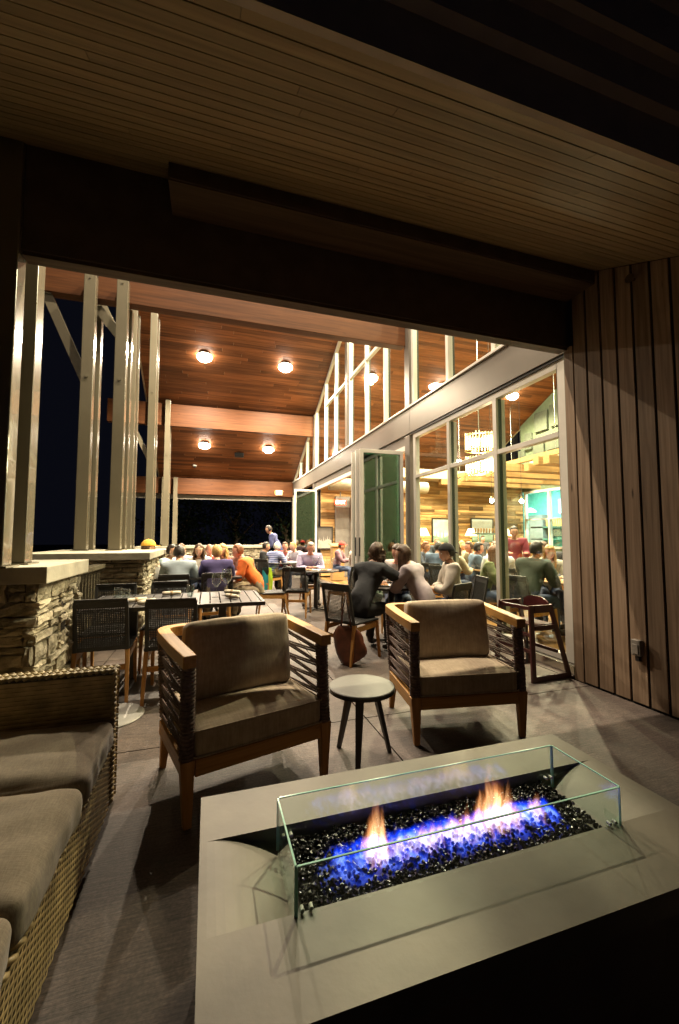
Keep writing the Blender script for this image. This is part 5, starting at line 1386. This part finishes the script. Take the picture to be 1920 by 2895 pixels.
# ---- far left table with striped shirt
round_table(1.72, 9.75, .42, 'far round table beyond the striped shirt man', .715)
chair(1.34, 9.52, 40, 'woven chair with a teal jacket hung over it'); chair(1.20, 10.35, -30, 'far woven chair of the man in black')
person(1.42, 9.62, 38, 'grey haired man in a blue striped polo shirt', M_stripe, M_khaki, 'white', 'short', 2, .10, 'table', 'short', group='diners at the far table')
person(1.22, 10.25, -10, 'man in a black shirt at the far table', M_blackc, M_blackc, 'dark', 'short', 1, .08, 'lap', group='diners at the far table')
person(2.12, 9.95, -150, 'pale shirted diner with glasses of water at the far table', cloth((.5, .48, .55)), M_jean, 'blond', 'short', 0, .12, 'table', group='diners at the far table')
person(1.85, 10.35, -100, 'diner in dark red at the far table', cloth((.25, .05, .05)), M_jean, 'brown', 'short', 2, .12, 'table', group='diners at the far table')
t = thing('hung_jacket', 'teal and lime jacket hanging over a chair back', 'jacket', (1.26, 9.30, .12), R(-50))
mb = MB(); vs = []; nu, nv = 8, 8
for s_ in (-1, 1):
    for j in range(nv + 1):
        for i in range(nu + 1): u = i / nu; f = j / nv; vs.append((-.13 + .26 * u + .02 * math.sin(f * 4), s_ * (.018 + .012 * math.sin(u * 9)), .52 * f * (1 - .1 * abs(u - .5))))
k_ = (nu + 1) * (nv + 1)
fs = []
for s_ in (0, 1): fs += [(s_ * k_ + j * (nu + 1) + i, s_ * k_ + j * (nu + 1) + i + 1, s_ * k_ + (j + 1) * (nu + 1) + i + 1, s_ * k_ + (j + 1) * (nu + 1) + i) for j in range(nv) for i in range(nu)]
mb.add(vs, fs); mb.m = [0 if (f[0] % (nu + 1)) < 5 else 1 for f in mb.f]
mb.build('garment', [cloth((.02, .30, .33)), cloth((.55, .75, .05))], t, smooth=True)
for i, (a, b) in enumerate(((1.65, 9.6), (1.8, 9.6), (1.9, 9.8))): wine_glass(a, b, .716, 'tall glass on the far round table, ' + ['left', 'middle', 'right'][i], 1.2)
person(1.95, 11.6, 160, 'standing server in a navy shirt bending over near the far wall', cloth((.07, .08, .20)), M_blackc, 'dark', 'short', 1, .22, 'tray', pose='stand', nod=-20, s=.98)

# ---- diners just inside the folding doors
G2 = 'diners just inside the open folding doors'
round_table(3.95, 9.7, .45, 'wooden table just inside the open doors', .72, mtl=M_tabwood)
chair(3.40, 9.0, 60, 'woven chair inside the doors with a beige shirted diner'); chair(4.3, 9.1, 110, 'woven chair inside the doors behind the near stack')
person(3.25, 10.55, -30, 'diner in a red cap inside the open doors', cloth((.18, .10, .12)), M_jean, 'dark', 'short', 1, .10, 'table', group=G2, cap=(cloth((.55, .04, .03)), False))
person(3.45, 9.35, 60, 'diner in a beige shirt seen from behind inside the doors', cloth((.50, .42, .36)), M_jean, 'red', 'short', 2, .14, 'table', group=G2)
person(3.30, 8.55, 15, 'white haired diner in a turquoise shirt by the folding doors', cloth((.06, .50, .42)), M_khaki, 'white', 'short', 0, .16, 'table', 'short', group=G2)
round_table(4.1, 8.4, .42, 'wooden table beside the turquoise shirt diner', .72, mtl=M_tabwood)
# host stand by the far panel
t = thing('host_stand', 'reddish wooden host stand beyond the open doors', 'stand', (3.72, 11.9, 0))
MB().box(-.18, .18, -.14, .14, .02, 1.02).build('cabinet', M_tabwood, t, bevel=.005)
mb = MB().add([(-.22, -.18, 1.025), (.22, -.18, 1.025), (.22, .18, 1.10), (-.22, .18, 1.10), (-.22, -.18, 1.05), (.22, -.18, 1.05), (.22, .18, 1.125), (-.22, .18, 1.125)], BOXF); mb.build('reading_top', M_tabwood, t)

# ---- table right behind the glass
round_table(4.75, 4.42, .50, 'wooden table right behind the tall glass panes', .72, mtl=M_tabwood)
G3 = 'diners right behind the tall glass panes'
for a in ((3.98, 4.35, 5, 'wooden chair of the man in the green coat'), (4.72, 3.62, 92, 'indoor chair closest to the siding wall'), (5.1, 5.2, -110, 'indoor chair of the blond woman'), (5.5, 4.5, 180, 'indoor chair on the far side of the wooden table')): chair(*a)
person(3.93, 4.38, 12, 'man in a dark green coat seen from behind through the glass', cloth((.035, .05, .035)), M_jean, 'dark', 'short', 1, .16, 'table', group=G3, s=.98, yaw=-10)
person(5.02, 5.12, -125, 'blond woman in a grey top facing the glass', cloth((.42, .40, .34)), M_jean, 'blond', 'long', 2, .10, 'table', group=G3)
person(5.30, 4.62, -165, 'woman with a mass of curly brown hair in a dark top', cloth((.05, .04, .05)), M_jean, 'red', 'curly', 0, .10, 'table', group=G3, s=.97)
person(4.62, 3.78, 75, 'diner in a sage green top at the edge of the glass', cloth((.16, .24, .14)), M_jean, 'brown', 'long', 0, .10, 'table', group=G3)
person(3.72, 5.02, -40, 'woman with long light brown hair in an olive top behind the cream jacket', cloth((.13, .15, .06)), M_jean, 'red', 'long', 0, .12, 'table', group=G3)
person(5.35, 6.25, -120, 'standing waiter in a maroon shirt', cloth((.24, .04, .06)), M_blackc, 'dark', 'short', 1, .05, 'tray', pose='stand', group=G3, s=.9)
person(5.55, 6.35, -150, 'blond diner behind the green coat man', cloth((.62, .58, .5)), M_jean, 'blond', 'curly', 0, .08, 'table', group=G3, s=.98)
plate(4.6, 4.3, .72, 'plate on the indoor wooden table, near'); plate(4.95, 4.35, .72, 'plate on the indoor wooden table, right'); plate(4.75, 4.68, .72, 'plate on the indoor wooden table, far')
for i, (a, b) in enumerate(((4.62, 4.55), (4.8, 4.5), (4.97, 4.55), (4.98, 4.2))): tumbler(a, b, .72, 'water tumbler on the indoor wooden table, ' + ['far left', 'centre', 'far right', 'near right'][i])
t = thing('water_bottle', 'clear water bottle with blue stopper on the indoor table', 'bottle', (4.72, 4.40, .72))
MB().lathe([(.036, 0), (.038, .12), (.030, .17), (.013, .21), (.013, .255)], n=18).build('bottle_body', M_bglass, t, smooth=True)
MB().lathe([(.014, .255), (.017, .26), (.017, .285), (.01, .29)], n=12).build('stopper', MATS['blue stopper'], t, smooth=True)
t = thing('menu_card', 'upright white menu card on the indoor wooden table', 'menu', (4.90, 4.30, .72), R(-30)); MB().box(-.04, .04, -.002, .002, 0, .24).build('card', M_plate, t)

# ---- bar crowd further in
G4 = 'guests at the tables near the bar'
round_table(4.75, 7.6, .45, 'indoor table in the middle of the bar crowd', .72, mtl=M_tabwood); round_table(6.6, 9.0, .45, 'indoor table near the bar counter', .72, mtl=M_tabwood); round_table(5.0, 6.35, .4, 'indoor table behind the cream jacket man', .72, mtl=M_tabwood)
crowd = [(4.45, 8.15, -60, 'guest in a dark blue shirt behind the first pane', (.05, .06, .09), 'red', 'short', 'sit', 1.0), (4.2, 7.05, 40, 'guest in a steel blue shirt with dark hair behind the first pane', (.12, .17, .26), 'dark', 'short', 'sit', 1.0),
         (4.05, 6.35, 10, 'guest in a tan sweater near the first pane', (.45, .38, .26), 'brown', 'long', 'sit', 1.0), (5.35, 7.35, 170, 'guest in an olive jacket facing the door', (.16, .14, .08), 'brown', 'short', 'sit', 1.0),
         (4.65, 6.6, -20, 'guest in slate blue right behind the black cap', (.10, .15, .22), 'dark', 'short', 'sit', 1.0), (4.55, 5.65, 60, 'guest in a white shirt behind the second pane', (.6, .6, .62), 'brown', 'short', 'sit', 1.0),
         (5.6, 6.9, -160, 'guest in a pale blue shirt behind the second pane', (.40, .48, .60), 'brown', 'short', 'sit', 1.0), (7.9, 10.6, -110, 'bartender with brown hair behind the taps', (.10, .10, .11), 'brown', 'short', 'stand', .85),
         (5.7, 9.6, -100, 'guest standing near the left lamp in dark clothes', (.06, .07, .09), 'red', 'short', 'stand', .80), (6.35, 9.55, -80, 'guest with blond hair at the table near the bar', (.55, .5, .42), 'blond', 'long', 'sit', 1.0),
         (7.0, 8.6, 160, 'guest in a grey shirt at the table near the bar', (.30, .30, .30), 'dark', 'short', 'sit', 1.0), (6.9, 6.9, 150, 'guest in a cream top behind the last pane', (.62, .55, .42), 'brown', 'long', 'sit', 1.0),
         (7.6, 7.2, -140, 'guest in black behind the last pane', (.03, .03, .03), 'dark', 'short', 'sit', 1.0)]
for x, y, d, lb, c, hr, stl, ps, sc in crowd:
    person(x, y, d, lb, cloth(c), M_jean, hr, stl, random.choice((0, 1, 2)), .10, 'table' if ps == 'sit' else 'tray', pose=ps, group=G4, s=sc * .95, yaw=random.uniform(-20, 20))
    if ps == 'sit': chair(x - .02 * math.cos(R(d)), y - .02 * math.sin(R(d)), d, 'indoor chair of the ' + lb.split(' behind')[0].split(' near')[0].split(' at')[0].split(' right')[0])

# ---- dark garden beyond
def tree(x, y, h, r, label, seed):
    rnd = random.Random(seed); t = thing('tree', label, 'tree', (x, y, -.06), 0, 'dark trees beyond the porch')
    mb = MB().tube([(0, 0, 0), (.05, .02, h * .3), (-.04, .05, h * .55)], [.16, .12, .06], 8)
    for a in range(5): mb.tube([(0, 0, h * (.25 + .06 * a)), (r * .5 * math.cos(a * 1.3), r * .5 * math.sin(a * 1.3), h * (.5 + .07 * a))], [.06, .02], 6)
    mb.build('trunk', M_bark, t)
    mb = MB()
    for c in range(26):
        a, e = rnd.uniform(0, 6.28), rnd.uniform(-1, 1); rr = r * rnd.uniform(.3, 1)
        cx_, cy_, cz = rr * math.cos(a) * math.sqrt(1 - e * e), rr * math.sin(a) * math.sqrt(1 - e * e), h * .62 + e * h * .36
        for l in range(70):
            p = Vector((cx_, cy_, cz)) + Vector((rnd.gauss(0, .28), rnd.gauss(0, .28), rnd.gauss(0, .22))) * (r / 1.6)
            u = Vector((rnd.uniform(-1, 1), rnd.uniform(-1, 1), rnd.uniform(-1, 1))).normalized() * .09; v = u.cross(Vector((rnd.uniform(-1, 1), rnd.uniform(-1, 1), rnd.uniform(-1, 1)))).normalized() * .05
            mb.add([p - u, p + v, p + u, p - v], [(0, 1, 2, 3)])
    mb.build('crown', M_foliage, t)
for i, (x, y, h, r) in enumerate(((-1.2, 21.5, 3.6, 1.7), (1.4, 23, 4.4, 2.0), (4.0, 22, 3.8, 1.8), (-9, 16, 5, 2.2))):
    tree(x, y, h, r, ['dark tree beyond the far stone wall on the left', 'dark tree beyond the middle of the far stone wall', 'dark tree beyond the far folding panel', 'dark tree out in the night left of the posts'][i], i)
